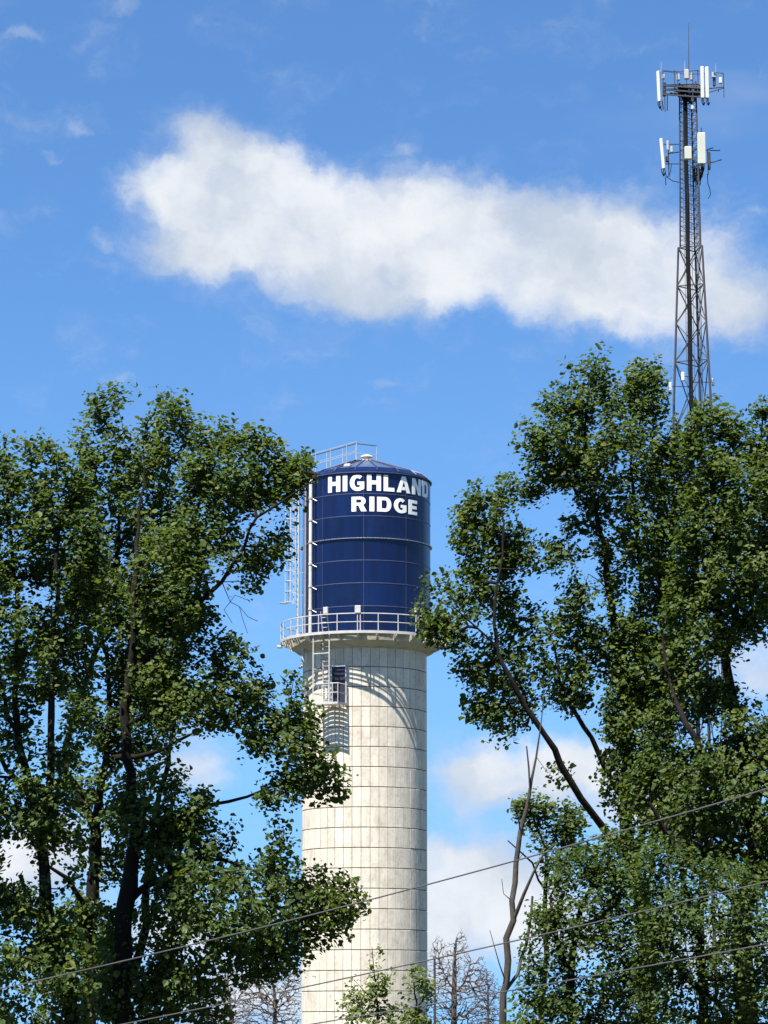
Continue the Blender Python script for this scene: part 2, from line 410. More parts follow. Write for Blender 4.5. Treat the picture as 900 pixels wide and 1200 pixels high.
# roof: knuckle band, then eighteen sheets with standing ribs, a vent and a hatch
roof = empty('roof', (0,0,0)); roof.parent = tank
Z_AP = zat(538.5, TY)
NRF = 18; a0 = 360/NRF
rk, zk = RT*.90, Z_TT+.34
def roof_sheet(prof, name, m):
    hw = a0/2-.25
    vs = [cyl(q*hw, r, z) for r, z in prof for q in (-1,1)]
    return MB().add(vs, [(2*i,2*i+1,2*i+3,2*i+2) for i in range(len(prof)-1)]).mesh(name, m)
rs = roof_sheet([(rk+.01,zk-.005),(.45,Z_AP-.10)], 'roof_sheet', M_ROOF)
kn = roof_sheet([(RT+.05,Z_TT-.06),(RT+.05,Z_TT+.03),(rk,zk)], 'eave_panel', M_NAVY)
rib = MB()
for (r0,z0_),(r1,z1_) in (((RT+.05,Z_TT+.03),(rk,zk)),((rk,zk),(.45,Z_AP-.10))):
    rib.tube([(0,-r0,z0_+.02),(0,-r1,z1_+.02)], .035, 5)
rib_me = rib.mesh('roof_rib', M_SEAM2)
for k in range(NRF):
    o = link('roof_sheet', rs, roof); o.rotation_euler = (0,0,R(k*a0))
    o = link('eave_panel', kn, roof); o.rotation_euler = (0,0,R(k*a0))
    o = link('roof_rib', rib_me, roof); o.rotation_euler = (0,0,R(k*a0+a0/2))
MB().lathe([(RT+.02,Z_TT-.09),(RT+.10,Z_TT-.09),(RT+.10,Z_TT-.03),(RT+.02,Z_TT-.03)], 90, smooth=False).build('eave_ring', M_SEAM, roof)
MB().lathe([(.0,Z_AP-.2),(.55,Z_AP-.2),(.55,Z_AP-.07),(.22,Z_AP-.03),(.22,Z_AP+.14),(.38,Z_AP+.14),(.32,Z_AP+.22),(.12,Z_AP+.29),(0,Z_AP+.30)], 24).build('roof_vent', M_WHITE, roof)
b = MB(); hp = cyl(-21, RT*.80, zk+.16); b.box(hp, (.42,.36,.2), R(-21), bev=.04); b.build('roof_hatch', M_WHITE, roof)
# railed walkway from the ladder head to the vent
def roofz(r): return zk+(Z_AP-.1-zk)*(rk-r)/(rk-.45) if r < rk else Z_TT+(zk-Z_TT)*(RT-r)/(RT-rk)
AW = -74
walk = empty('roof_walkway', (0,0,0)); walk.parent = tank
for side in (-.45, .45):
    pts = []; u = cyl(AW,1,0); v = cyl(AW+90,1,0)
    rr = [RT+.55, RT*.86, RT*.62, RT*.36, .55, -.75] if side < 0 else [RT+.55, RT*.86, RT*.62, RT*.36, .75]
    base = [u*r+v*side+Vector((0,0,roofz(min(abs(r),RT))+.04)) for r in rr]
    hgt = 1.12
    MB().tube([p+Vector((0,0,hgt)) for p in base], .028, 5).build('top_rail', M_DARK if side < 0 else M_GALV, walk)
    MB().tube([p+Vector((0,0,hgt*.5)) for p in base], .022, 5).build('mid_rail', M_GALV, walk)
    for p in base: MB().tube([p, p+Vector((0,0,hgt))], .026, 5).build('post', M_GALV, walk)
b = MB(); u = cyl(AW,1,0); v = cyl(AW+90,1,0)
pr = [RT+.5, rk, .6]; zz = [Z_TT+.06, zk+.06, Z_AP-.02]
for i in range(2):
    p = [u*pr[i]+v*.45, u*pr[i]-v*.45, u*pr[i+1]-v*.45, u*pr[i+1]+v*.45]
    vs = [Vector((q.x,q.y,z_)) for q, z_ in zip(p, (zz[i],zz[i],zz[i+1],zz[i+1]))]
    b.add(vs+[w+Vector((0,0,-.04)) for w in vs], [(0,1,2,3),(7,6,5,4),(0,4,5,1),(1,5,6,2),(2,6,7,3),(3,7,4,0)])
b.build('walkway_plank', M_GALV, walk)
# caged ladder on the left flank of the tank
lad = empty('tank_ladder', (0,0,0)); lad.parent = tank
AL = -80; u = cyl(AL,1,0); v = cyl(AL+90,1,0); zl0, zl1 = Z_DECK, Z_TT+1.1
lr = RT+.32
for s in (-.22,.22): MB().tube([u*lr+v*s+Vector((0,0,zl0)), u*lr+v*s+Vector((0,0,zl1))], .05, 5).build('stringer', M_WHITE, lad)
rung_me = MB().tube([u*lr+v*-.22, u*lr+v*.22], .016, 5).mesh('rung', M_WHITE)
n = int((zl1-zl0)/.3)
for i in range(n): o = link('rung', rung_me, lad); o.location = (0,0,zl0+.2+i*.3)
zc0 = zat(708, TY); hoop = MB().tube([u*(lr+.38-.38*math.cos(t))+v*(.36*math.sin(t)) if True else None for t in np.linspace(.6, 2*math.pi-.6, 13)], .028, 4).mesh('cage_hoop', M_WHITE)
for i in range(int((zl1-zc0)/.62)+1): o = link('cage_hoop', hoop, lad); o.location = (0,0,zc0+i*.62)
for t in (1.1, 1.9, math.pi, 2*math.pi-1.9, 2*math.pi-1.1):
    p = u*(lr+.38-.38*math.cos(t))+v*(.36*math.sin(t)); MB().tube([p+Vector((0,0,zc0)), p+Vector((0,0,zl1))], .024, 4).build('cage_bar', M_WHITE, lad)
b = MB(); b.box(u*(lr+.85)+Vector((0,0,zc0-.06)), (.5,.35,.05), R(AL)+R(90)); b.build('cage_foot', M_WHITE, lad)
for i in range(7): MB().tube([u*RT+v*.22+Vector((0,0,zr[i]-.3)), u*lr+v*.22+Vector((0,0,zr[i]-.3))], .02, 4).build('standoff', M_WHITE, lad)
# second pair of conduits between ladder and pipe
for a_, r_ in ((-70,.02),(-66,.05)):
    MB().tube([cyl(a_, RT+.14, Z_DECK), cyl(a_, RT+.14, Z_TT-.1)], r_, 6).build('conduit', M_GALV, tank)
# white overflow pipe
APi = -54.5
pipe = MB(); pr_ = RT+.22
pipe.tube([cyl(APi,RT-.02,Z_TT-.30), cyl(APi,pr_-.05,Z_TT-.30), cyl(APi,pr_,Z_TT-.38), cyl(APi,pr_,Z_DECK+.02)], .105, 10)
pipe = pipe.build('overflow_pipe', M_WHITE, tank)
for i in (1,2,3,4,5,6):
    b = MB(); b.tube([cyl(APi,pr_,zr[i]-.06), cyl(APi,pr_,zr[i]+.06)], .135, 10); b.build('pipe_clamp', M_WHITE, pipe)
    MB().tube([cyl(APi-2.5,RT,zr[i]), cyl(APi,pr_,zr[i]), cyl(APi+4.5,RT,zr[i]-.2)], .025, 5).build('pipe_strut', M_GALV, pipe)
MB().tube([cyl(-66,RD-.22,Z_DECK-.1), cyl(-66,RS+.6,Z_SH-.1), cyl(-66,RS+.3,Z_SH-.35)], .02, 4)
px_ = -62
MB().tube([cyl(px_,RS+.42,Z_DECK-.02), cyl(px_,RS+.42,zat(780,TY)), cyl(px_,RS+.46,zat(785,TY)), cyl(px_+2,RS+.7,zat(788,TY))], [.105,.105,.1,.095], 10).build('downpipe', M_WHITE, tower)
# small fittings along the rail
def fitting(px, py, deg, r, size, m, name):
    z_ = zat(py, TY-r*math.cos(R(deg))); b = MB(); b.box(cyl(deg,r,z_), size, R(deg), bev=.02); return b.build(name, m, tower)
fitting(420.5,714,-4.3,RD-.03,(.34,.16,.44),M_WHITE,'floodlight')
fitting(381,715.5,-28,RD-.25,(.30,.16,.40),M_WHITE,'floodlight')
fitting(484.5,715,48,RT+.25,(.2,.16,.26),M_WHITE,'floodlight')
fitting(327,758,-88,RD+.05,(.35,.3,.14),M_WHITE,'floodlight')
fitting(373,786,-49,RS+.16,(.28,.2,.2),M_WHITE,'floodlight')

# letters: HIGHLAND / RIDGE, painted plates bent round the tank
def arc(cx, cy, rx, ry, d0, d1, n=8): return [(cx+rx*math.cos(R(d0+(d1-d0)*i/n)), cy+ry*math.sin(R(d0+(d1-d0)*i/n))) for i in range(n+1)]
def strip(outer, inner): return [[outer[i],outer[i+1],inner[i+1],inner[i]] for i in range(len(outer)-1)]
def rect(x0,y0,x1,y1): return [(x0,y0),(x1,y0),(x1,y1),(x0,y1)]
S = .27
def bowl(x0, x1, y0, y1, t):      # right-hand half ring of D and R
    cy = (y0+y1)/2; ry = (y1-y0)/2; rx = min(ry, (x1-x0)*.6); cx = x1-rx
    out = [(x0,y0),(cx,y0)]+arc(cx,cy,rx,ry,-90,90,12)[1:]+[(x0,y1)]
    inn = [(x0,y0+t),(cx,y0+t)]+arc(cx,cy,max(rx-S,.05),ry-t,-90,90,12)[1:]+[(x0,y1-t)]
    return strip(out, inn)
def G():
    out = arc(.44,.5,.44,.51,48,270,16)+[(.56,-.005),(.72,.04),(.86,.12)]
    inn = arc(.46,.5,.19,.29,48,270,16)+[(.52,.205),(.57,.22),(.60,.25)]
    return strip(out, inn)+[rect(.60,.12,.86,.36), rect(.46,.36,.86,.56)]
GLY = {
 'H': (.84, [rect(0,0,S,1), rect(.57,0,.84,1), rect(S,.39,.57,.63)]),
 'I': (.28, [rect(0,0,.28,1)]),
 'G': (.86, G()),
 'L': (.68, [rect(0,0,S,1), rect(S,0,.68,.23)]),
 'A': (.98, [[(0,0),(.28,0),(.49,.74),(.35,1)], [(.70,0),(.98,0),(.63,1),(.49,.74)], [(.35,1),(.49,.74),(.63,1)], [(.36,.16),(.62,.16),(.565,.36),(.415,.36)]]),
 'N': (.84, [rect(0,0,S,1), rect(.57,0,.84,1), [(S,1),(S,.56),(.57,0),(.57,.44)]]),
 'D': (.86, [rect(0,0,S,1)]+bowl(S,.86,0,1,.22)),
 'R': (.88, [rect(0,0,S,1)]+bowl(S,.82,.40,1,.19)+[[(.40,.40),(.56,0),(.88,0),(.68,.44)]]),
 'E': (.72, [rect(0,0,S,1), rect(S,0,.72,.22), rect(S,.39,.67,.61), rect(S,.78,.72,1)])}
def subdiv(poly, n=5):           # cut a quad into slices so that it can follow the curve
    if len(poly) == 3: poly = poly+[poly[2]]
    a,b_,c,d = [Vector((p[0],p[1])) for p in poly]
    return [[a.lerp(b_,i/n), a.lerp(b_,(i+1)/n), d.lerp(c,(i+1)/n), d.lerp(c,i/n)] for i in range(n)]
def word(txt, deg0, deg1, zb, h):
    gap = .16; tot = sum(GLY[c][0] for c in txt)+gap*(len(txt)-1); x = 0
    for c in txt:
        w, polys = GLY[c]; b = MB()
        for p in polys:
            for q in subdiv(p):
                vs = []
                for pt in q: vs.append(cyl(deg0+(deg1-deg0)*(x+pt.x)/tot, RT+.022, zb+h*pt.y))
                vs += [v*1 - cyl(deg0+(deg1-deg0)*(x+pt.x)/tot,.02,0) for v, pt in zip(vs, q)]
                b.add(vs, [(0,1,2,3),(0,4,5,1),(1,5,6,2),(2,6,7,3),(3,7,4,0)])
        o = b.build('letter', M_LETTER, tank); o['label'] = 'white capital letter '+c
        x += w+gap
zt = lambda y: zat(y, TY-RT)
word('HIGHLAND', -36.0, 72.5, zt(575.0), zt(556.0)-zt(575.0))
word('RIDGE', -13.0, 51.5, zt(599.2), zt(582.0)-zt(599.2))

# doorway and entry balcony with the caged ladder up to the deck
AD = -23.5
za = zat(825, TY-RS*.92); zb = zat(781.5, TY-RS*.92)
u = cyl(AD,1,0); v = cyl(AD+90,1,0); up = Vector((0,0,1))
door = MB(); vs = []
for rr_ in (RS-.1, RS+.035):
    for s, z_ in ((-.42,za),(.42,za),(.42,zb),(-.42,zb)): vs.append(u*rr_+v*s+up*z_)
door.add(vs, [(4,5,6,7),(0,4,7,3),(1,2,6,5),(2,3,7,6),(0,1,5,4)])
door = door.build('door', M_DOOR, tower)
fr = MB()
for s in (-.47,.47): fr.box(u*(RS+.03)+v*s+up*((za+zb)/2), (.09,.14,zb-za+.1), R(AD))
fr.box(u*(RS+.03)+up*(zb+.05), (.85,.14,.09), R(AD)); fr.build('door_frame', M_GALV, door)
bal = empty('entry_balcony', (0,0,0)); bal.parent = tower
AB = -27.5; u = cyl(AB,1,0); v = cyl(AB+90,1,0)
W0, W1, RO = -.85, .80, RS+1.15
for i in range(9):                                  # grated floor: its slats throw a striped shadow
    b = MB(); b.box(u*(RS+.04+(RO-RS-.06)*(i+.5)/9)+v*((W0+W1)/2)+up*(za-.05), (W1-W0-.08,.072,.05), R(AB)); b.build('floor_slat', M_WHITE, bal)
b = MB()
for q in (W0, W1): b.box(u*((RS+RO)/2)+v*q+up*(za-.06), (.07,RO-RS+.05,.12), R(AB))
b.box(u*(RO+.035)+v*((W0+W1)/2)+up*(za-.06), (W1-W0+.07,.06,.12), R(AB)); b.build('floor_frame', M_WHITE, bal)
for s in (W0, W1): MB().tube([u*(RS+.0)+v*s+up*(za-.85), u*(RO-.1)+v*s+up*(za-.1)], .035, 5).build('knee_brace', M_WHITE, bal)
for hh in (.55, 1.08):
    MB().tube([u*RS+v*W0+up*(za+hh), u*RO+v*W0+up*(za+hh), u*RO+v*.25+up*(za+hh)], .028, 5).build('balcony_rail', M_WHITE, bal)
    MB().tube([u*RS+v*W1+up*(za+hh), u*RO+v*W1+up*(za+hh), u*RO+v*.3+up*(za+hh)], .028, 5).build('balcony_rail', M_WHITE, bal)
for s in (.45, W1): MB().tube([u*RO+v*s+up*za, u*RO+v*s+up*(za+1.08)], .03, 5).build('balcony_post', M_WHITE, bal)
b = MB()
for i in range(4): b.tube([u*(RO-.02)+v*(-.5+.22*i)+up*za, u*(RO-.02)+v*(-.5+.22*i)+up*(za+1.0)], .02, 4)
b.build('balcony_bars', M_WHITE, bal)
# tall frame of square tube in front of the ladder
ztop = Z_DECK+.02; zmid = za+(ztop-za)*.70
frm = MB()
for s in (W0+.02, .22):
    for r_ in (RO,): frm.tube([u*r_+v*s+up*(za-.1), u*r_+v*s+up*ztop], .045, 4)
for z_ in (ztop-.05, zmid, za+.02): frm.tube([u*RO+v*(W0+.02)+up*z_, u*RO+v*.22+up*z_], .042, 4)
frm.build('cage_frame', M_WHITE, bal)
lad2 = empty('entry_ladder', (0,0,0)); lad2.parent = tower
lo = RO-.55; zt2 = Z_DECK+H_RAIL+.25
for s in (-.46, -.06): MB().tube([u*lo+v*s+up*za, u*(lo+.05)+v*s+up*Z_DECK, u*(lo+.35)+v*s+up*zt2], .036, 5).build('stringer', M_WHITE, lad2)
nr = int((zt2-za)/.28)
for i in range(nr):
    z_ = za+.2+i*.28; k = max(0,(z_-Z_DECK)/(zt2-Z_DECK)); r_ = lo+.05+.3*k if k else lo+.05*(z_-za)/(Z_DECK-za)
    MB().tube([u*r_+v*-.46+up*z_, u*r_+v*-.06+up*z_], .022, 5).build('rung', M_WHITE, lad2)
for z_ in np.arange(za+2.1, Z_DECK-.1, .42):
    MB().tube([u*(lo)+v*-.46+up*z_]+[u*(lo+.30*math.sin(t)+.08)+v*(-.26-.33*math.cos(t))+up*z_ for t in np.linspace(0,math.pi,8)]+[u*lo+v*-.06+up*z_], .018, 4).build('cage_hoop', M_DARK, lad2)

# ------------------------------------------------------------------ lattice radio mast
MY = 179.0; MXp = 811.0
mx0 = at(MXp, 300, MY).x
mast = empty('radio_mast', (mx0, MY, 0))
tag(mast, 'dark lattice radio mast with white panel antennas rising behind the tall trees', 'radio mast')
PXM = FPX/MY
def rel(px, py, dY=0): p = at(px, py, MY+dY); return Vector((p.x-mx0, dY, p.z))
zy = lambda y: zat(y, MY)
prof = [(0,2.75),(zy(470),26.0/PXM),(zy(425),23.6/PXM),(zy(336),19.2/PXM),(zy(291),17/PXM),(zy(290),14.6/PXM),(zy(98),11.6/PXM)]
def crad(z):
    for (a,ra),(c,rc) in zip(prof, prof[1:]):
        if z <= c: return ra+(rc-ra)*(z-a)/(c-a)
    return prof[-1][1]
TH = (-80, 40, 160)
def leg(i, z): return cyl(TH[i], crad(z), z)
for i in range(3): MB().tube([leg(i,z) for z,_ in prof], [.12,.085,.08,.075,.07,.06,.055], 6).build('leg', M_MASTLEG, mast)
levels = [0, zy(1000), zy(820), zy(690), zy(585), zy(510), zy(425), zy(380), zy(336), zy(291)]
for a, c in zip(levels, levels[1:]):
    for i in range(3):
        j = (i+1)%3
        MB().tube([leg(i,a), leg(j,c)], .038, 4).build('brace', M_MASTLEG, mast)
        MB().tube([leg(j,a), leg(i,c)], .038, 4).build('brace', M_MASTLEG, mast)
        if abs(c-zy(380)) > .1: MB().tube([leg(i,c), leg(j,c)], .042, 4).build('girt', M_MASTLEG, mast)
zz0 = zy(288); zz1 = zy(99); nseg = 34
for i in range(3):
    j = (i+1)%3; b = MB()
    for k in range(nseg):
        a = zz0+(zz1-zz0)*k/nseg; c = zz0+(zz1-zz0)*(k+1)/nseg
        b.tube([leg(i if k%2 else j, a), leg(j if k%2 else i, c)], .018, 3, caps=False)
        if k%2 == 0: b.tube([leg(i,a), leg(j,a)], .018, 3, caps=False)
    b.build('bracing', M_MASTLEG, mast)
# feeder cables and climbing ladder running up the near face
run = empty('cable_run', (0,0,0)); run.parent = mast
def face(t, z, out=.1): p = leg(0,z).lerp(leg(1,z), t); return p+Vector((-.45,-.9,0)).normalized()*out
# keep the run plumb while the face widens below it
xr = rel(803.5, 200).x
for k in range(8):
    xk = xr-.12+k*.034; pts = [Vector((xk+.02*math.sin(z*.9+k), face(.5,z,.10+.03*(k%3)).y, z)) for z in np.linspace(1, zy(112), 40)]
    MB().tube(pts, .032, 4).build('feeder_cable', M_CABLE, run)
for s in (-.22, .26): MB().tube([Vector((xr+s, face(.5,z,.06).y, z)) for z in np.linspace(.5, zy(112), 20)], .02, 4).build('ladder_rail', M_MASTLEG, run)
b = MB()
for z in np.arange(1, zy(112), .6): b.tube([Vector((xr-.22, face(.5,z,.06).y, z)), Vector((xr+.26, face(.5,z,.06).y, z))], .012, 3)
b.build('ladder_rungs', M_MASTLEG, run)
for k in range(3):
    MB().tube([Vector((rel(813.5+k*1.7,200).x, face(.9,z,.02).y+.1*k, z)) for z in np.linspace(1, zy(190), 20)], .022, 4).build('feeder_cable', M_CABLE, run)
def antenna(x0, x1, y0, y1, dY, m=M_RADOME, shift=0, depth=.16, rz=0, name='panel_antenna'):
    a = rel((x0+x1)/2, y1, dY); c = rel((x0+x1)/2, y0, dY); w = (x1-x0)/PXM; h = (c.z-a.z)
    b = MB(); b.box((a+c)/2, (w, depth, h), rz, math.atan2(shift/PXM, h), bev=min(.04,w*.2)); o = b.build(name, m, mast)
    if name == 'panel_antenna':
        MB().tube([(a+c)/2+Vector((.02,depth/2+.09,-h*.56)), (a+c)/2+Vector((.02,depth/2+.09,h*.5))], .035, 6).build('mount_pipe', M_GALV, o)
        bb = MB()
        for q in (-.32, .32): bb.box((a+c)/2+Vector((.01,depth/2+.05,h*q)), (.1,.14,.09))
        bb.build('mount_bracket', M_DARK, o)
        bb = MB()
        for q in range(4): x = w*(-.35+.23*q); bb.tube([a+Vector((x,.0,.02)), a+Vector((x,.02,-.18)), a+Vector((x*.4+.1,.25,-.38)), a+Vector((x*.2+.2,.5,-.1))], .018, 4)
        bb.build('jumper_cable', M_CABLE, o)
    return o
antenna(770, 774.2, 83.3, 119.5, -.5, rz=-.55, shift=-1.2, depth=.2)
antenna(820.9, 825.4, 77.8, 115.2, -1.25)
antenna(826.4, 831, 78.3, 115.2, -1.25)
antenna(774.4, 778.4, 162, 198.3, -.5, rz=-.6, shift=-3.2, depth=.2)
antenna(817.2, 827.2, 155.5, 192.2, -1.1, M_RADOME2, depth=.2)
antenna(842.2, 846.4, 91, 98.2, .3, M_RADOME, name='radio_unit', depth=.25)
antenna(802, 810.7, 172, 187, -1.0, M_RADOME2, name='radio_unit', depth=.3)
antenna(801.8, 807.4, 81.8, 93, -.9, M_RADIO, name='radio_unit', depth=.3)
antenna(792.8, 796.9, 86.8, 94.5, -.4, M_RADIO, name='radio_unit', depth=.25)
antenna(808.8, 812.3, 86, 94.3, .2, M_RADIO, name='radio_unit', depth=.25)
antenna(834, 839.5, 85, 91.5, .4, M_RADIO, name='radio_unit', depth=.3)
antenna(775.4, 779.4, 87.5, 93, .1, M_RADIO, name='radio_unit', depth=.25)
antenna(809.8, 813, 112.5, 118.5, -.6, M_RADOME, name='radio_unit', depth=.2)
antenna(809.8, 813.2, 122.5, 128.5, -.6, M_RADOME, name='radio_unit', depth=.2)
antenna(785.4, 788.6, 172, 179, 0, M_RADIO, name='radio_unit', depth=.25)
antenna(781, 783.8, 165, 176, 0, M_RADIO, name='radio_unit', depth=.15)
antenna(780, 784, 183, 190, 0, M_DARK, name='radio_unit', depth=.25)
antenna(829, 832.5, 178, 199, .2, M_DARK, name='radio_unit', depth=.3)
antenna(776.5, 780.5, 97, 113, .2, M_DARK, name='radio_unit', depth=.3)
antenna(835.5, 838.5, 91.5, 101, .5, M_DARK, name='radio_unit', depth=.3)
for args in ((784,787.4,448,458,-.9),(798.2,802.4,436,446.5,-1.7),(834,837,443.5,452.5,0)):
    antenna(*args, M_RADOME, name='small_panel', depth=.15)
    MB().tube([rel((args[0]+args[1])/2, (args[2]+args[3])/2, args[4]+.05), rel(810,(args[2]+args[3])/2, .2)], .03, 4).build('mount_arm', M_DARK, mast)
# top platform: triangular frame of beams, hand rail and grating
plat = empty('antenna_platform', (0,0,0)); plat.parent = mast
c3 = [rel(777,100,-.6), rel(829,104,-1.0), rel(818,99,2.0)]
for k in range(3):
    a, c = c3[k], c3[(k+1)%3]
    for dz_ in (0,-.28,-.6): MB().tube([a+up*dz_, c+up*dz_], .06, 4).build('beam', M_DARK, plat)
    MB().tube([a+up*.95, a.lerp(c,.5)+up*.88, c+up*.98], .025, 5).build('hand_rail', M_DARK, plat)
    for q in (0,.33,.67): MB().tube([a.lerp(c,q)+up*-.6, a.lerp(c,q)+up*1.0], .03, 5).build('mount_pipe', M_DARK, plat)
zc = (c3[0].z+c3[1].z+c3[2].z)/3
b = MB(); vs = [p*1 for p in c3]; b.add([p+up*-.03 for p in vs]+[p+up*-.07 for p in vs], [(0,1,2),(5,4,3),(0,3,4,1),(1,4,5,2),(2,5,3,0)]); b.build('grating', M_DARK, plat)
for k in range(3):
    for q in (.2,.5,.8): MB().tube([Vector((0,0,zc-.9)), c3[k].lerp(c3[(k+1)%3],q)+up*-.5], .04, 4).build('strut', M_DARK, plat)
b = MB()
ex = [rel(829,104,-1.0), rel(848,102,.2), rel(847.5,86,.2), rel(836,84.5,.2)]
b.tube(ex, .035, 5); b.tube([rel(829,109,-.5), rel(848.5,103,.3)], .03, 5); b.tube([rel(848.3,103,.2), rel(848.5,115,.2)], .025, 5); b.tube([rel(842,104,.2), rel(842,108,.2)], .03, 5)
b.build('side_frame', M_DARK, plat)
b = MB(); rr = random.Random(8)
for k in range(44):                      # jumper loops bunched under the platform
    p = rel(rr.uniform(790,822), rr.uniform(99,110), rr.uniform(-.9,.4)); q = rel(rr.uniform(797,812), rr.uniform(104,124), rr.uniform(-.4,.2))
    b.tube([p, p.lerp(q,.4)+up*-.25, q], .034, 4)
tag(b.build('jumper_cables', M_CABLE, plat), kind='stuff')
for x, y0, y1, dY, r_, nm in ((807,27,84,0,.022,'lightning_rod'),(774.6,72,84,-.4,.014,'lightning_rod'),(802.4,71,82,-.8,.014,'lightning_rod'),(838.6,74,86,.3,.014,'lightning_rod')):
    MB().tube([rel(x,y1,dY), rel(x+(.3 if y0 > 30 else 0),y0,dY)], [r_*1.5,r_*.7], 5).build(nm, M_DARK if y0 < 30 else M_GALV, mast)
for pts in ([(776,118),(777.5,128),(776,129.5),(773.5,126)],[(779,112),(779.5,131)],[(782,112),(782,130)]):
    MB().tube([rel(x,y,-.2) for x,y in pts], .03, 5).build('hanging_pipe', M_DARK, mast)
# lower antenna ring
ring = empty('antenna_mount', (0,0,0)); ring.parent = mast
for pts, dY in (([(777,169),(797,169)],0),([(777,192),(797,192)],0),([(783,180),(797,178)],.2),([(812,175),(840,176.5)],.1),([(812,190),(838,190)],.1),([(830,175),(836,173)],.6),([(838,176.5),(844,176.2)],.2),([(832,191),(846,187)],.2),
                ([(783,165),(784,206)],.1),([(829,174),(830,205)],.1),([(822,150),(822,196)],-.85)):
    MB().tube([rel(x,y,dY) for x,y in pts], .035, 5).build('mount_arm', M_DARK, ring)
b = MB()
for k in range(22):
    p = rel(rr.uniform(812,826), rr.uniform(190,200), rr.uniform(-.8,.2)); q = rel(rr.uniform(812,821), rr.uniform(203,217), rr.uniform(-.4,.1)); b.tube([p,p.lerp(q,.5)+up*-.15,q], .03, 4)
for pts in ([(829,204),(829.5,215),(832,222),(832.5,228),(830,233)],[(779,198),(780.5,206),(784,207),(786,200),(787,192)],[(781,207),(788,212),(797,214)],[(780,207),(780.3,217)]):
    MB().tube([rel(x,y,-.1) for x,y in pts], .03, 4).build('hanging_cable', M_CABLE, ring)
tag(b.build('jumper_cables', M_CABLE, ring), kind='stuff')

# ------------------------------------------------------------------ trees
def sample_curve(pts, step):
    """Catmull-Rom through (x,y,z,r) rows"""
    pts = [np.array(p, float) for p in pts]; out = [pts[0]]
    for i in range(len(pts)-1):
        p0 = pts[max(i-1,0)]; p1 = pts[i]; p2 = pts[i+1]; p3 = pts[min(i+2,len(pts)-1)]
        n = max(1, int(np.linalg.norm((p2-p1)[:3])/step))
        for k in range(1, n+1):
            t = k/n; out.append(.5*((2*p1)+(-p0+p2)*t+(2*p0-5*p1+4*p2-p3)*t*t+(-p0+3*p1-3*p2+p3)*t**3))
    return np.array(out)
def in_poly(x, y, poly):
    ins = np.zeros(len(x), bool); n = len(poly)
    for i in range(n):
        x0,y0 = poly[i]; x1,y1 = poly[(i+1)%n]
        c = ((y0 > y) != (y1 > y)) & (x < (x1-x0)*(y-y0)/((y1-y0) if y1 != y0 else 1e-9)+x0)
        ins ^= c
    return ins
def edge_dist(x, y, poly):
    d = np.full(len(x), 1e9); n = len(poly)
    for i in range(n):
        a = np.array(poly[i], float); b = np.array(poly[(i+1)%n], float); ab = b-a
        t = np.clip(((x-a[0])*ab[0]+(y-a[1])*ab[1])/(ab@ab+1e-9), 0, 1)
        d = np.minimum(d, np.hypot(x-a[0]-t*ab[0], y-a[1]-t*ab[1]))
    return d
def np_mesh(name, V_, F_, m, tint=None, smooth=False):
    me = bpy.data.meshes.new(name); k = F_.shape[1]
    me.vertices.add(len(V_)); me.vertices.foreach_set('co', V_.astype(np.float32).ravel())
    me.loops.add(F_.size); me.loops.foreach_set('vertex_index', F_.astype(np.int32).ravel())
    me.polygons.add(len(F_)); me.polygons.foreach_set('loop_start', np.arange(0, F_.size, k, dtype=np.int32))
    if tint is not None:
        at_ = me.attributes.new('tint', 'FLOAT', 'POINT'); at_.data.foreach_set('value', tint.astype(np.float32))
    me.materials.append(m); me.update(calc_edges=True)
    me.polygons.foreach_set('use_smooth', np.full(len(F_), smooth)); return me
def frusta(A, B, ra, rb, n):
    d = B-A; ln = np.linalg.norm(d, axis=1, keepdims=True)+1e-9; d = d/ln
    ref = np.where(np.abs(d[:,2:3]) > .9, [[1,0,0]], [[0,0,1]]); u = np.cross(d, ref); u /= np.linalg.norm(u,axis=1,keepdims=True); w = np.cross(d,u)
    an = 2*np.pi*np.arange(n)/n; c = np.cos(an)[None,:,None]; s = np.sin(an)[None,:,None]
    ring = u[:,None]*c+w[:,None]*s
    V_ = np.concatenate([A[:,None]+ring*ra[:,None,None], B[:,None]+ring*rb[:,None,None]], 1).reshape(-1,3)
    i = np.arange(n); j = (i+1)%n; f = np.stack([i,j,j+n,i+n],1)
    F_ = (np.arange(len(A))*2*n)[:,None,None]+f[None]
    return V_, F_.reshape(-1,4)
DENS = 1.28; RSC = .68
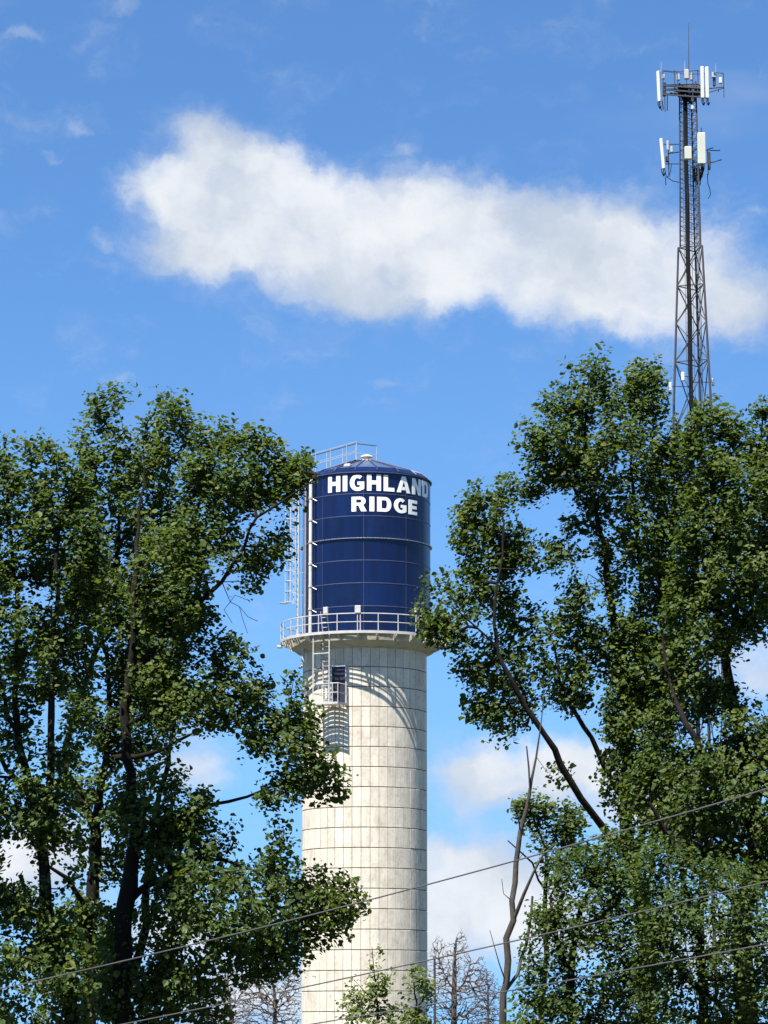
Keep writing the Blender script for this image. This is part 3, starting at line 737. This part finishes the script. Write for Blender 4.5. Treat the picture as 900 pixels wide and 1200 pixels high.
def tree(name, label, cat, Y0, limbs, regions, seed, dens, rsc=1., leaf=M_LEAF, bark=M_BARK, size=(.062,.116), nleaf=44, spread=.195, dmax=2.6, group='broad-leaved trees',
         clump=1.0, thr=-.17, twig=.0068, gaps=(), flat=.85, tintb=0., extra=0.):
    rng = np.random.RandomState(seed); pxm = FPX/Y0
    first = limbs[0]; b0 = at(first[0][0], first[0][1], Y0+first[0][2])
    base = np.array([b0.x, b0.y, 0.])
    P = []; PAR = []; LEN = []; RAD = []; tubes = []
    for li, lm in enumerate(limbs):
        pts = []
        for q in lm: p = at(q[0], q[1], Y0+q[2]); pts.append((p.x,p.y,p.z,q[3]*RSC*rsc))
        if li == 0: pts = [(base[0]+.1,base[1],-.3,lm[0][3]*1.45*RSC*rsc),(base[0]+.05,base[1],b0.z*.45,lm[0][3]*1.1*RSC*rsc)]+pts
        else:
            arr = np.array(P); j = int(np.argmin(((arr-np.array(pts[0][:3]))**2).sum(1))); par0 = j
            pts[0] = (*P[j], min(pts[0][3], RAD[j]*.85))
        c = sample_curve(pts, .28)
        c[1:-1,:3] += rng.normal(0, .018, (len(c)-2,3)); c[:,3] = np.maximum(c[:,3]*(1+rng.normal(0,.05,len(c))), .006)
        tubes.append(c)
        for k, row in enumerate(c):
            if li > 0 and k == 0: prev = par0; continue
            P.append(row[:3].copy()); RAD.append(row[3]); PAR.append(-1 if (li == 0 and k == 0) else (prev if k == (1 if li else 0) and li else len(P)-2))
            LEN.append(0); prev = len(P)-1
    n0 = len(P)
    # attraction points fill the crown regions, in clumps, as deep as they are wide
    AT = []
    for poly, dm in regions:
        xs = [p[0] for p in poly]; ys = [p[1] for p in poly]
        area = .5*abs(sum(poly[i][0]*poly[(i+1)%len(poly)][1]-poly[(i+1)%len(poly)][0]*poly[i][1] for i in range(len(poly))))
        want = int(area/pxm**2*dens*dm*DENS); got = 0; tries = 0
        while got < want and tries < 60:
            tries += 1; m = 4000
            x = rng.uniform(min(xs), max(xs), m); y = rng.uniform(min(ys), max(ys), m); k = in_poly(x,y,poly)
            for gp in gaps: k &= ~in_poly(x,y,gp)
            x = x[k]; y = y[k]
            if not len(x): continue
            ed = edge_dist(x,y,poly)/pxm; hd = np.minimum(dmax, .35+1.15*ed); dYs = rng.uniform(-1,1,len(x))*hd
            for i in range(len(x)):
                p = at(x[i], y[i], Y0+dYs[i])
                if mnoise.noise((p*clump)+Vector((seed*7.3,seed*3.1,0)))+.35*mnoise.noise(p*clump*2.6) < thr: continue
                AT.append((p.x,p.y,p.z)); got += 1
                if got >= want: break
    AT = np.array(AT) if AT else np.zeros((0,3))
    cap = n0+len(AT)*14+10
    NP_ = np.zeros((cap,3)); NP_[:n0] = np.array(P); PARN = np.full(cap,-1); PARN[:n0] = PAR; PL = np.zeros(cap); DIRN = np.zeros((cap,3)); n = n0
    for i in range(n0):
        DIRN[i] = NP_[i]-NP_[PARN[i]] if PARN[i] >= 0 else (0,0,1)
    nn = np.linalg.norm(DIRN[:n0],axis=1,keepdims=True); DIRN[:n0] /= nn+1e-9
    lo = b0.z+.3
    LP = NP_[:n0]; ends = []
    if len(AT):
        dmin = np.array([((LP-a)**2).sum(1).min() for a in AT]); order = np.argsort(dmin)
        for ai in order:
            a = AT[ai]; dv = a-NP_[:n]; ds = np.sqrt((dv**2).sum(1))
            cost = ds+.10*PL[:n]+.55*np.maximum(0, -dv[:,2])+.25*ds*(1-(dv*DIRN[:n]).sum(1)/(ds+1e-6))
            cost[:n0][LP[:,2] < lo] += 3
            j = int(np.argmin(cost)); dist = ds[j]; ns = min(12, max(1, int(dist/.22)))
            p0 = NP_[j]; c1 = p0+DIRN[j]*dist*.35+rng.normal(0,.05,3)*dist; c2 = a-np.array([0,0,.12])*dist-(a-p0)*.3+rng.normal(0,.06,3)*dist
            pr = j
            for k in range(1, ns+1):
                t = k/ns; q = (1-t)**3*p0+3*t*(1-t)**2*c1+3*t*t*(1-t)*c2+t**3*a
                NP_[n] = q; PARN[n] = pr; dd = q-NP_[pr]; DIRN[n] = dd/(np.linalg.norm(dd)+1e-9); PL[n] = PL[pr]+np.linalg.norm(dd); pr = n; n += 1
            ends.append(pr)
    W = np.zeros(n)
    for e in ends: W[e] += 1
    for i in range(n-1, n0-1, -1): W[PARN[i]] += W[i]
    rad = twig*np.maximum(W,1)**.45
    # wood: limbs as continuous tubes, twigs as tapered pieces
    wb = MB()
    for c in tubes:
        k = len(c); ns = 9 if c[0,3] > .06 else 6
        wb.tube([Vector(r[:3]) for r in c], [float(r[3]) for r in c], ns)
    tv = np.array(wb.v); tf = wb.f
    quads = np.array([f for f in tf if len(f) == 4])
    parts_v = [tv]; parts_f = [quads]; off = len(tv)
    idx = np.arange(n0, n)
    if len(idx):
        pa = PARN[idx]; rb = rad[idx]; ra = np.where(pa < n0, rb*1.15, rad[np.maximum(pa,0)]); ra = np.minimum(ra, rb*2.2)
        for sel, ns in ((rb > .02, 6), (rb <= .02, 3)):
            if sel.any():
                v_, f_ = frusta(NP_[pa[sel]], NP_[idx[sel]], ra[sel], rb[sel], ns); parts_v.append(v_); parts_f.append(f_+off); off += len(v_)
    root = empty(name, base); tag(root, label, cat, group)
    if nleaf == 0 and len(parts_v) > 1:             # a bare tree: its twigs are a part of their own
        tb = np.concatenate(parts_f[1:])-len(tv); link('branches', np_mesh('branches', np.concatenate(parts_v[1:])-base, tb, bark, smooth=True), root)
        parts_v = parts_v[:1]; parts_f = parts_f[:1]
    Vw = np.concatenate(parts_v)-base; Fw = np.concatenate(parts_f)
    link('trunk', np_mesh('trunk', Vw, Fw, bark, smooth=True), root)
    if not len(AT) or nleaf == 0: return root
    # leaves
    cen = []; ctint = []
    AE = NP_[ends]
    for rep, (src, cnt, sp) in enumerate(((AE, nleaf, spread),)):
        k = rng.poisson(cnt, len(src)); rpt = np.repeat(np.arange(len(src)), k)
        cl_t = rng.normal(0, .17, len(src))
        g = rng.normal(0, 1, (len(rpt),3)); g /= np.maximum(1, np.linalg.norm(g,axis=1,keepdims=True)/1.9)
        s_ = (sp*rng.uniform(.65,1.25,len(src)))[rpt]
        ax = DIRN[ends]*.6+np.array([0,0,.35]); ax /= np.linalg.norm(ax,axis=1,keepdims=True)
        along = rng.uniform(-.42,.20,len(rpt))*(sp/.195)
        cen.append(src[rpt]+g*(s_*np.where(along > .05, .55, .82))[:,None]*[1,1,flat]+ax[rpt]*along[:,None]); ctint.append(cl_t[rpt])
    tw = np.arange(n0, n); tw = tw[rad[tw] < .012] if nleaf > 5 else tw[:0]
    if len(tw):
        k = rng.poisson(2.2, len(tw)); rpt = np.repeat(tw, k); cen.append(NP_[rpt]+rng.normal(0,.07,(len(rpt),3))); ctint.append(np.zeros(len(rpt)))
    C = np.concatenate(cen); CT = np.concatenate(ctint); nl = len(C)
    axis = NP_[:n0].mean(0); out = C-axis; out[:,2] *= .3; out /= np.linalg.norm(out,axis=1,keepdims=True)+1e-6
    nrm = rng.normal(0,.62,(nl,3))+out*.35+np.array([-.12,-.2,.95]); nrm /= np.linalg.norm(nrm,axis=1,keepdims=True)
    t = rng.normal(0,1,(nl,3))+out*.5+np.array([0,0,-.55]); t -= nrm*(t*nrm).sum(1,keepdims=True); t /= np.linalg.norm(t,axis=1,keepdims=True)+1e-9
    bb = np.cross(nrm,t); sz = rng.uniform(size[0], size[1], nl)*np.exp(rng.normal(0,.22,nl))
    shape = [(-.5,0,0),(-.28,.36,.10),(.12,.40,.13),(.5,0,-.08),(.12,-.40,.13),(-.28,-.36,.10)]
    fold = rng.uniform(.3,1.6,nl)
    VV = np.stack([C+t*(a*sz)[:,None]+bb*(b_*sz)[:,None]+nrm*(c_*sz*fold)[:,None] for a,b_,c_ in shape], 1).reshape(-1,3)-base
    o6 = (np.arange(nl)*6)[:,None]; FF = np.concatenate([o6+[0,1,2,3], o6+[0,3,4,5]])
    tint = np.clip(.45+tintb+CT+rng.normal(0,.2,nl), 0, 1)
    link('crown', np_mesh('crown', VV, FF, leaf, np.repeat(tint,6)), root)
    return root
# ---- left group
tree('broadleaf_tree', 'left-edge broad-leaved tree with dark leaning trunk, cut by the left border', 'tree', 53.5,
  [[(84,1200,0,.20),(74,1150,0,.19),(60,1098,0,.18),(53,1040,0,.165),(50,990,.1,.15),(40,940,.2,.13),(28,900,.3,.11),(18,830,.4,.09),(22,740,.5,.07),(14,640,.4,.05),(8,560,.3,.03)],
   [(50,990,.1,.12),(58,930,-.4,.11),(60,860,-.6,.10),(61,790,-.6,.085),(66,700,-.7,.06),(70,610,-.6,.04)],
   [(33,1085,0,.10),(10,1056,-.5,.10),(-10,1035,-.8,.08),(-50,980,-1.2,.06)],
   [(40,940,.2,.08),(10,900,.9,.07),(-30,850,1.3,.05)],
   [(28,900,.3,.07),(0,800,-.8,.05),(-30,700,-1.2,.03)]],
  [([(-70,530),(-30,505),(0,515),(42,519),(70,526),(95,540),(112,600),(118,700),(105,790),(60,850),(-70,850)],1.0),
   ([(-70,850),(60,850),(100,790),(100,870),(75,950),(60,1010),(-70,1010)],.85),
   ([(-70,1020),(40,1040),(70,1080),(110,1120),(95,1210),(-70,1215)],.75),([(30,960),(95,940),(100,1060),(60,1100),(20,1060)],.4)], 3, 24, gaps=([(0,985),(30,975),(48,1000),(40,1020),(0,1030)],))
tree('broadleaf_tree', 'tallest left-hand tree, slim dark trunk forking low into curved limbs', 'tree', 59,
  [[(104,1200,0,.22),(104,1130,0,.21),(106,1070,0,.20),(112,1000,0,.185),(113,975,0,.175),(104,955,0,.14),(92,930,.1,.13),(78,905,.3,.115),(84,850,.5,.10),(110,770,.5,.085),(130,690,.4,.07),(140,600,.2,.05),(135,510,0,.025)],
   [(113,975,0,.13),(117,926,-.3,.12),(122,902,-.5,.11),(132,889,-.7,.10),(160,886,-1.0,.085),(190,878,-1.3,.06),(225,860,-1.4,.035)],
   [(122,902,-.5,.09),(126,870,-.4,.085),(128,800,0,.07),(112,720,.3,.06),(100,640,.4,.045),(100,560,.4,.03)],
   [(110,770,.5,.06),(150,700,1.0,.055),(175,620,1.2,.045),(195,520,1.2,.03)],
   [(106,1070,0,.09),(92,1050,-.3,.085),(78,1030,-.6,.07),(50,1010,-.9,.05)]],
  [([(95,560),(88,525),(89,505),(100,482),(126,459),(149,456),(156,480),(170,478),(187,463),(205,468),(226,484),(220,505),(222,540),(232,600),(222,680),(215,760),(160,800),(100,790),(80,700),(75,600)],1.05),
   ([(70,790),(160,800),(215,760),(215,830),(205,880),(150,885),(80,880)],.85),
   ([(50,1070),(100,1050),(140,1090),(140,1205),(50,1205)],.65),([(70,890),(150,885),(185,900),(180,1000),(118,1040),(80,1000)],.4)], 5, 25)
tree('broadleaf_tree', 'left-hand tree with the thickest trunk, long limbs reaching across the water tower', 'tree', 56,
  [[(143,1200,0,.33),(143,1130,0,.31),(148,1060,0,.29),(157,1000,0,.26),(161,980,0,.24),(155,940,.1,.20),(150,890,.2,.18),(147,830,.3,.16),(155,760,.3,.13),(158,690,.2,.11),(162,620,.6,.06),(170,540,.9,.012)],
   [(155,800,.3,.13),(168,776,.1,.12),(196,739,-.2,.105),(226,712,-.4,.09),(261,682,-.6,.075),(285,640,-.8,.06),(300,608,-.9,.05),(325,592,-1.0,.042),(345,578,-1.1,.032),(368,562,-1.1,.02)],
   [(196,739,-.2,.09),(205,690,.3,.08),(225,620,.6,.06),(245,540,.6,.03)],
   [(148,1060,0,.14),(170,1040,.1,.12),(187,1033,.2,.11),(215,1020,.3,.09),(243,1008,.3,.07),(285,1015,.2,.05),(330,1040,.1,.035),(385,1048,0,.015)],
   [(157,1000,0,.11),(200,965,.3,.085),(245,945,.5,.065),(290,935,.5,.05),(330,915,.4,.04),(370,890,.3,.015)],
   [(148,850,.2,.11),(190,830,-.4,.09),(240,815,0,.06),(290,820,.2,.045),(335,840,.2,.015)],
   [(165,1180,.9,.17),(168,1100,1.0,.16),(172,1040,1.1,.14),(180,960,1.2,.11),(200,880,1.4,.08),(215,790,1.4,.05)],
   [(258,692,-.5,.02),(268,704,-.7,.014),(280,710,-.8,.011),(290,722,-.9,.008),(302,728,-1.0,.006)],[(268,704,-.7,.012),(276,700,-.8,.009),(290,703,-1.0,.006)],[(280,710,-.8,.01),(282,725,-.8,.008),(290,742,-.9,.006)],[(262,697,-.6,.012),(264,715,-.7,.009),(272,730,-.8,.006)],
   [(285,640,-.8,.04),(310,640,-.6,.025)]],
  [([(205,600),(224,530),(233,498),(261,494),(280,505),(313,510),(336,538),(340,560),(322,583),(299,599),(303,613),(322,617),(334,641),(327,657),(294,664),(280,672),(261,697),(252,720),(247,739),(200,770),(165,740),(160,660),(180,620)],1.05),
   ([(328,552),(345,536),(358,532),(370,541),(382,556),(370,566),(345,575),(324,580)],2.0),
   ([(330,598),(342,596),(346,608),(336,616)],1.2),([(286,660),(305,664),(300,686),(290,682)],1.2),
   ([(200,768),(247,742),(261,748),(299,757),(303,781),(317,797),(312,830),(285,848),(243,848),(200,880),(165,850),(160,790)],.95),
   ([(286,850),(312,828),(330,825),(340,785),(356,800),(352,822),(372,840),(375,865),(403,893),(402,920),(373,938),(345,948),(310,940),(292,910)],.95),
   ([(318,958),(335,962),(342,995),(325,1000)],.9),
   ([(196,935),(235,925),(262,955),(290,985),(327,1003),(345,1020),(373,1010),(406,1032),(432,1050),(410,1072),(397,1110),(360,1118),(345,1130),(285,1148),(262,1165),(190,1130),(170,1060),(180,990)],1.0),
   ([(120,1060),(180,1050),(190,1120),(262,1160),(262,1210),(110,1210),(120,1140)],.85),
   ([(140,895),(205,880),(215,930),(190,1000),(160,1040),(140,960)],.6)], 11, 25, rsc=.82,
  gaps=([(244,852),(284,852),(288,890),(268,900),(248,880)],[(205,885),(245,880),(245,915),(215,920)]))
# ---- right group
tree('broadleaf_tree', 'tallest right-hand tree, its long bare limb leaning left towards the water tower', 'tree', 60,
  [[(757,1200,0,.30),(756,1127,0,.29),(752,1060,0,.27),(740,1010,0,.26),(734,960,0,.235),(735,893,0,.21),(733,820,.2,.18),(724,760,.2,.15),(716,710,.1,.125),(709,655,0,.11),(700,605,-.1,.09),(690,560,-.1,.065),(686,500,0,.045),(690,440,0,.02)],
   [(728,1000,0,.15),(712,975,-.2,.14),(697,955,-.4,.13),(681,935,-.6,.125),(658,895,-.8,.115),(639,861,-1.0,.105),(617,828,-1.1,.095),(597,795,-1.2,.085),(584,764,-1.2,.075),(579,730,-1.2,.065),(580,699,-1.2,.055),(590,650,-1.1,.04),(588,600,-1.0,.025)],
   [(730,945,0,.12),(718,917,-.1,.11),(702,882,-.3,.095),(685,851,-.4,.085),(668,825,-.5,.07),(657,800,-.6,.055),(650,760,-.7,.04)],
   [(733,840,.2,.11),(745,780,.5,.10),(752,700,.7,.085),(745,620,.8,.07),(740,540,.7,.05),(745,460,.5,.025)],
   [(740,1010,0,.14),(765,930,.6,.13),(770,850,.8,.12),(778,790,.8,.10),(775,700,.9,.08),(770,600,1.0,.055),(765,480,.9,.025)],
   [(700,605,-.1,.06),(678,580,-.4,.05),(660,550,-.5,.04),(640,510,-.5,.025)],
   [(584,764,-1.2,.05),(560,735,-1.4,.04),(530,710,-1.5,.025)],
   [(590,660,-1.1,.03),(612,668,-1.3,.022),(640,652,-1.4,.015),(660,640,-1.4,.008)],
   [(709,655,0,.03),(690,640,-.3,.016),(676,650,-.4,.007)],[(713,690,0,.03),(692,672,-.4,.014),(684,690,-.5,.006)]],
  [([(611,535),(608,510),(615,493),(639,456),(652,462),(664,451),(667,433),(685,419),(694,424),(704,410),(716,430),(720,452),(741,432),(760,421),(779,440),(786,475),(812,490),(815,600),(805,700),(795,800),(770,900),(735,930),(716,880),(716,820),(712,740),(709,661),(690,615),(684,590),(655,588),(634,573)],1.0),
   ([(655,608),(676,604),(675,622),(660,624)],1.2),
   ([(489,708),(508,680),(531,671),(548,659),(540,640),(525,629),(540,600),(555,571),(569,587),(597,561),(625,563),(631,590),(620,610),(626,629),(606,640),(630,650),(601,671),(604,695),(620,717),(600,745),(560,770),(540,790),(520,762),(500,745)],.92),
   ([(630,650),(640,637),(657,628),(671,645),(650,662),(628,664)],1.3),
   ([(600,745),(620,717),(645,705),(660,680),(680,682),(692,705),(704,750),(700,800),(676,830),(640,815),(615,840),(592,862),(556,838),(545,790),(565,770)],.85),
   ([(640,900),(660,900),(665,915),(650,930),(640,920)],.4),
   ([(712,800),(775,790),(800,900),(780,990),(735,1000),(715,955),(708,880)],.55)], 21, 27,  leaf=M_LEAF, thr=-.28, rsc=.85, gaps=([(660,645),(705,660),(706,690),(690,680),(662,668)],[(634,668),(655,665),(655,690),(630,700)]))
tree('broadleaf_tree', 'right-edge broad-leaved tree, dense crown cut by the right border', 'tree', 57,
  [[(872,1200,0,.30),(870,1100,0,.28),(872,1060,0,.27),(886,1000,0,.23),(880,930,.2,.19),(868,860,.4,.16),(852,780,.4,.13),(840,690,.3,.10),(838,600,.2,.07),(835,520,.1,.03)],
   [(880,950,.2,.13),(845,905,-.6,.11),(810,860,-.9,.09),(785,800,-.4,.06),(775,730,-.2,.02)],
   [(852,780,.4,.09),(862,720,.1,.08),(875,670,-.2,.06),(888,630,-.3,.045),(905,580,-.3,.02)],
   [(886,1000,0,.14),(915,930,.4,.12),(935,820,.6,.10),(925,700,.6,.08),(900,600,.5,.05),(893,500,.4,.025)],
   [(872,1060,0,.12),(830,1030,-.9,.10),(790,990,-1.3,.08),(760,940,-1.5,.05)],
   [(860,900,.4,.08),(890,880,-.8,.07),(930,860,-1.2,.05)]],
  [([(795,620),(806,500),(825,470),(853,477),(872,497),(868,484),(891,470),(970,480),(970,745),(900,748),(872,765),(860,800),(800,840),(780,760)],1.0),
   ([(770,830),(800,840),(860,805),(872,822),(905,835),(970,830),(970,1030),(860,1010),(780,1000),(735,960),(740,900)],.95)], 31, 34, leaf=M_LEAF, thr=-.32,
  gaps=([(868,752),(900,748),(970,748),(970,830),(905,832),(878,812)],))
tree('broadleaf_tree', 'low bushy green tree right of the bare snag, under the tallest crown', 'tree', 52,
  [[(668,1200,0,.11),(668,1140,0,.10),(675,1090,0,.08),(690,1040,.2,.06),(700,1000,.3,.03)],[(668,1140,0,.08),(650,1100,-.4,.06),(645,1050,-.4,.03)],[(675,1090,0,.06),(720,1060,-.5,.05),(740,1020,-.6,.03)]],
  [([(634,1052),(650,1015),(680,1000),(720,970),(750,980),(770,1040),(770,1210),(601,1210),(603,1173),(620,1103)],1.0)], 41, 26, leaf=M_LEAF2, tintb=.0, dmax=1.8, thr=-.4, size=(.05,.09), nleaf=54)
tree('broadleaf_tree', 'low bushy tree in the bottom right corner of the view', 'tree', 50,
  [[(825,1200,0,.13),(822,1130,0,.12),(812,1080,0,.09),(800,1030,.2,.06),(795,980,.3,.03)],[(822,1130,0,.08),(860,1090,-.4,.06),(890,1050,-.4,.03)],[(825,1180,0,.08),(780,1120,-.6,.05),(760,1080,-.6,.03)]],
  [([(750,1000),(790,985),(850,1000),(900,1020),(970,1030),(970,1210),(750,1210),(745,1100)],.95)], 43, 25, leaf=M_LEAF2, tintb=-.05, dmax=1.8, thr=-.4, size=(.05,.09), nleaf=54)
tree('broadleaf_tree', 'small leafy tree just behind the bare snag, right of the shaft', 'tree', 68,
  [[(636,1200,0,.10),(640,1120,0,.09),(638,1060,0,.08),(640,1010,0,.06),(630,970,.2,.04),(620,945,.2,.02)],[(638,1030,0,.05),(660,990,-.3,.04),(672,955,-.3,.02)],[(638,1040,0,.05),(612,1000,-.3,.03),(595,985,-.3,.02)]],
  [([(583,985),(592,975),(600,985),(603,945),(622,932),(645,945),(668,940),(682,960),(680,1000),(655,1020),(636,1015),(622,990),(606,1010),(590,1000)],.95)], 47, 22, leaf=M_LEAF, dmax=1.2)
# dead snag
tree('dead_tree', 'bare grey broken-topped snag with a forked trunk, right of the shaft', 'dead tree', 58,
  [[(590,1200,0,.155),(593,1150,0,.15),(597,1100,0,.14),(601,1057,0,.13),(604,1010,0,.12),(610,975,0,.105),(617,945,0,.09),(622,915,0,.065),(628,885,0,.045),(634,855,0,.03),(637,800,0,.012)],
   [(616,950,0,.05),(620,930,-.1,.045),(618,900,-.1,.04),(617,874,-.1,.03)],
   [(603,1075,0,.09),(612,1050,-.2,.075),(625,1022,-.3,.065),(636,1003,-.3,.055),(650,990,-.3,.03)],
   [(597,1165,.1,.09),(606,1140,.2,.085),(616,1105,.3,.075),(622,1075,.3,.065),(624,1050,.3,.055)],
   [(593,1150,0,.035),(585,1130,-.2,.025),(578,1105,-.3,.018),(574,1090,-.3,.008)],
   [(612,970,0,.03),(606,950,-.2,.02),(600,935,-.2,.008)],[(626,895,0,.02),(640,905,-.2,.012),(655,900,-.3,.006)],[(601,1057,0,.03),(592,1045,-.2,.015),(588,1030,-.2,.006)]],
  [([(600,1000),(612,985),(640,985),(640,1010),(615,1020)],.6),([(578,1100),(590,1090),(592,1120),(580,1125)],.5)], 51, 10, rsc=.68, bark=M_SNAG, nleaf=0, group='leafless trees')
# ---- pale saplings before the foot of the tower, bare trees behind it
tree('sapling', 'slender pale green sapling left of centre before the tower foot', 'sapling', 95,
  [[(443,1200,0,.05),(442,1170,0,.045),(438,1140,0,.03),(436,1110,0,.015)],[(442,1180,0,.03),(425,1160,-.2,.02),(412,1145,-.3,.01)],[(441,1165,0,.02),(455,1145,0,.012),(462,1135,0,.008)]],
  [([(428,1128),(437,1112),(446,1115),(443,1135),(462,1140),(458,1160),(468,1175),(470,1210),(392,1210),(398,1180),(410,1165),(405,1150),(420,1150),(432,1145)],.55)], 61, 17, leaf=M_LEAF3, size=(.09,.15), nleaf=26, dmax=.8, twig=.005, group='saplings')
tree('sapling', 'bushier pale green sapling right of centre before the tower foot', 'sapling', 97,
  [[(488,1200,0,.06),(487,1175,0,.05),(484,1155,0,.03),(482,1135,0,.015)],[(487,1180,0,.03),(500,1165,-.2,.02),(503,1150,-.3,.01)]],
  [([(468,1180),(478,1150),(486,1130),(496,1145),(506,1150),(508,1175),(512,1210),(462,1210)],.9)], 63, 15, leaf=M_LEAF3, size=(.09,.15), nleaf=28, dmax=.9, tintb=-.1, group='saplings')
def bare(name, label, Y0, limbs, regions, seed, dens=9, twig=.0085, nl=.0):
    return tree(name, label, 'bare tree', Y0, limbs, regions, seed, dens, bark=M_TWIG, nleaf=nl, leaf=M_LEAF3, size=(.12,.2), spread=.3, twig=twig, dmax=2.2, thr=-.9, group='leafless trees')
bare('bare_tree', 'thin leafless tree with fine grey twigs behind the shaft, right side', 200,
  [[(532,1200,0,.30),(532,1165,0,.27),(533,1128,0,.18),(535,1100,0,.06)],[(532,1165,0,.1),(545,1150,0,.07),(551,1128,0,.03)],[(532,1160,0,.1),(520,1140,0,.06),(512,1110,0,.03)]],
  [([(500,1120),(512,1095),(530,1108),(540,1086),(548,1100),(552,1125),(566,1120),(580,1150),(585,1205),(500,1205)],1)], 71, 75)
bare('bare_tree', 'tangled leafless brush with thin grey twigs behind the snag', 215,
  [[(572,1200,0,.12),(572,1170,0,.1),(570,1140,0,.05)],[(572,1180,0,.07),(585,1160,0,.03)]],
  [([(552,1160),(565,1130),(580,1140),(590,1160),(592,1205),(552,1205)],1)], 73, 75)
bare('bare_tree', 'grey-brown leafless tree left of the shaft, half hidden by leaves', 200,
  [[(322,1200,0,.2),(322,1170,0,.16),(318,1140,0,.06)],[(322,1180,0,.09),(340,1150,0,.04)],[(322,1180,0,.09),(302,1150,0,.04)]],
  [([(280,1150),(300,1130),(325,1125),(345,1130),(356,1140),(356,1208),(275,1208)],1)], 77, 85)
bare('bare_tree', 'low leafless brush at the very foot of the view left of the shaft', 190,
  [[(270,1200,0,.12),(270,1180,0,.09),(266,1150,0,.05)],[(270,1185,0,.06),(285,1160,0,.03)]],
  [([(230,1160),(250,1140),(275,1135),(295,1150),(300,1208),(225,1208)],1)], 79, 85)
# thin dark pole beside the shaft
p0 = at(509.5,1200,186); p1 = at(510,1122,186)
pole = empty('utility_pole', (p0.x, 186, 0)); tag(pole, 'thin dark pole standing just right of the concrete shaft', 'pole')
MB().tube([(0,0,-.3),(0,0,p1.z)], [.10,.075], 8).build('shaft', M_DARK, pole)
MB().lathe([(0,p1.z+.12),(.06,p1.z+.1),(.1,p1.z-.02),(0,p1.z-.02)], 10).build('cap', M_DARK, pole)

# ------------------------------------------------------------------ overhead wires
def power_line(label, pa, pb, sag, Ya, Yb, r):
    A, B = at(*pa, Ya), at(*pb, Yb); pts = []
    for t in np.linspace(-1.2, 1.5, 60):
        p = A.lerp(B, t); q = 4*t*(1-t); p.z -= sag*q; pts.append(p)
    o = MB().tube(pts, r, 6)
    c = A.lerp(B,.5); o.v = [(v[0]-c.x, v[1]-c.y, v[2]-c.z) for v in o.v]
    ob = o.build('power_line', M_WIRE); ob.location = c
    tag(ob, label, 'wire', 'overhead wires')
power_line('topmost of the three overhead wires crossing the trees', (0,1159), (900,924), .085, 37, 31, .0085)
power_line('middle one of the three overhead wires crossing the trees', (0,1228), (900,1033), .06, 37, 31, .0078)
power_line('lowest of the three overhead wires crossing the trees', (0,1256), (900,1106), .05, 37, 31, .0072)
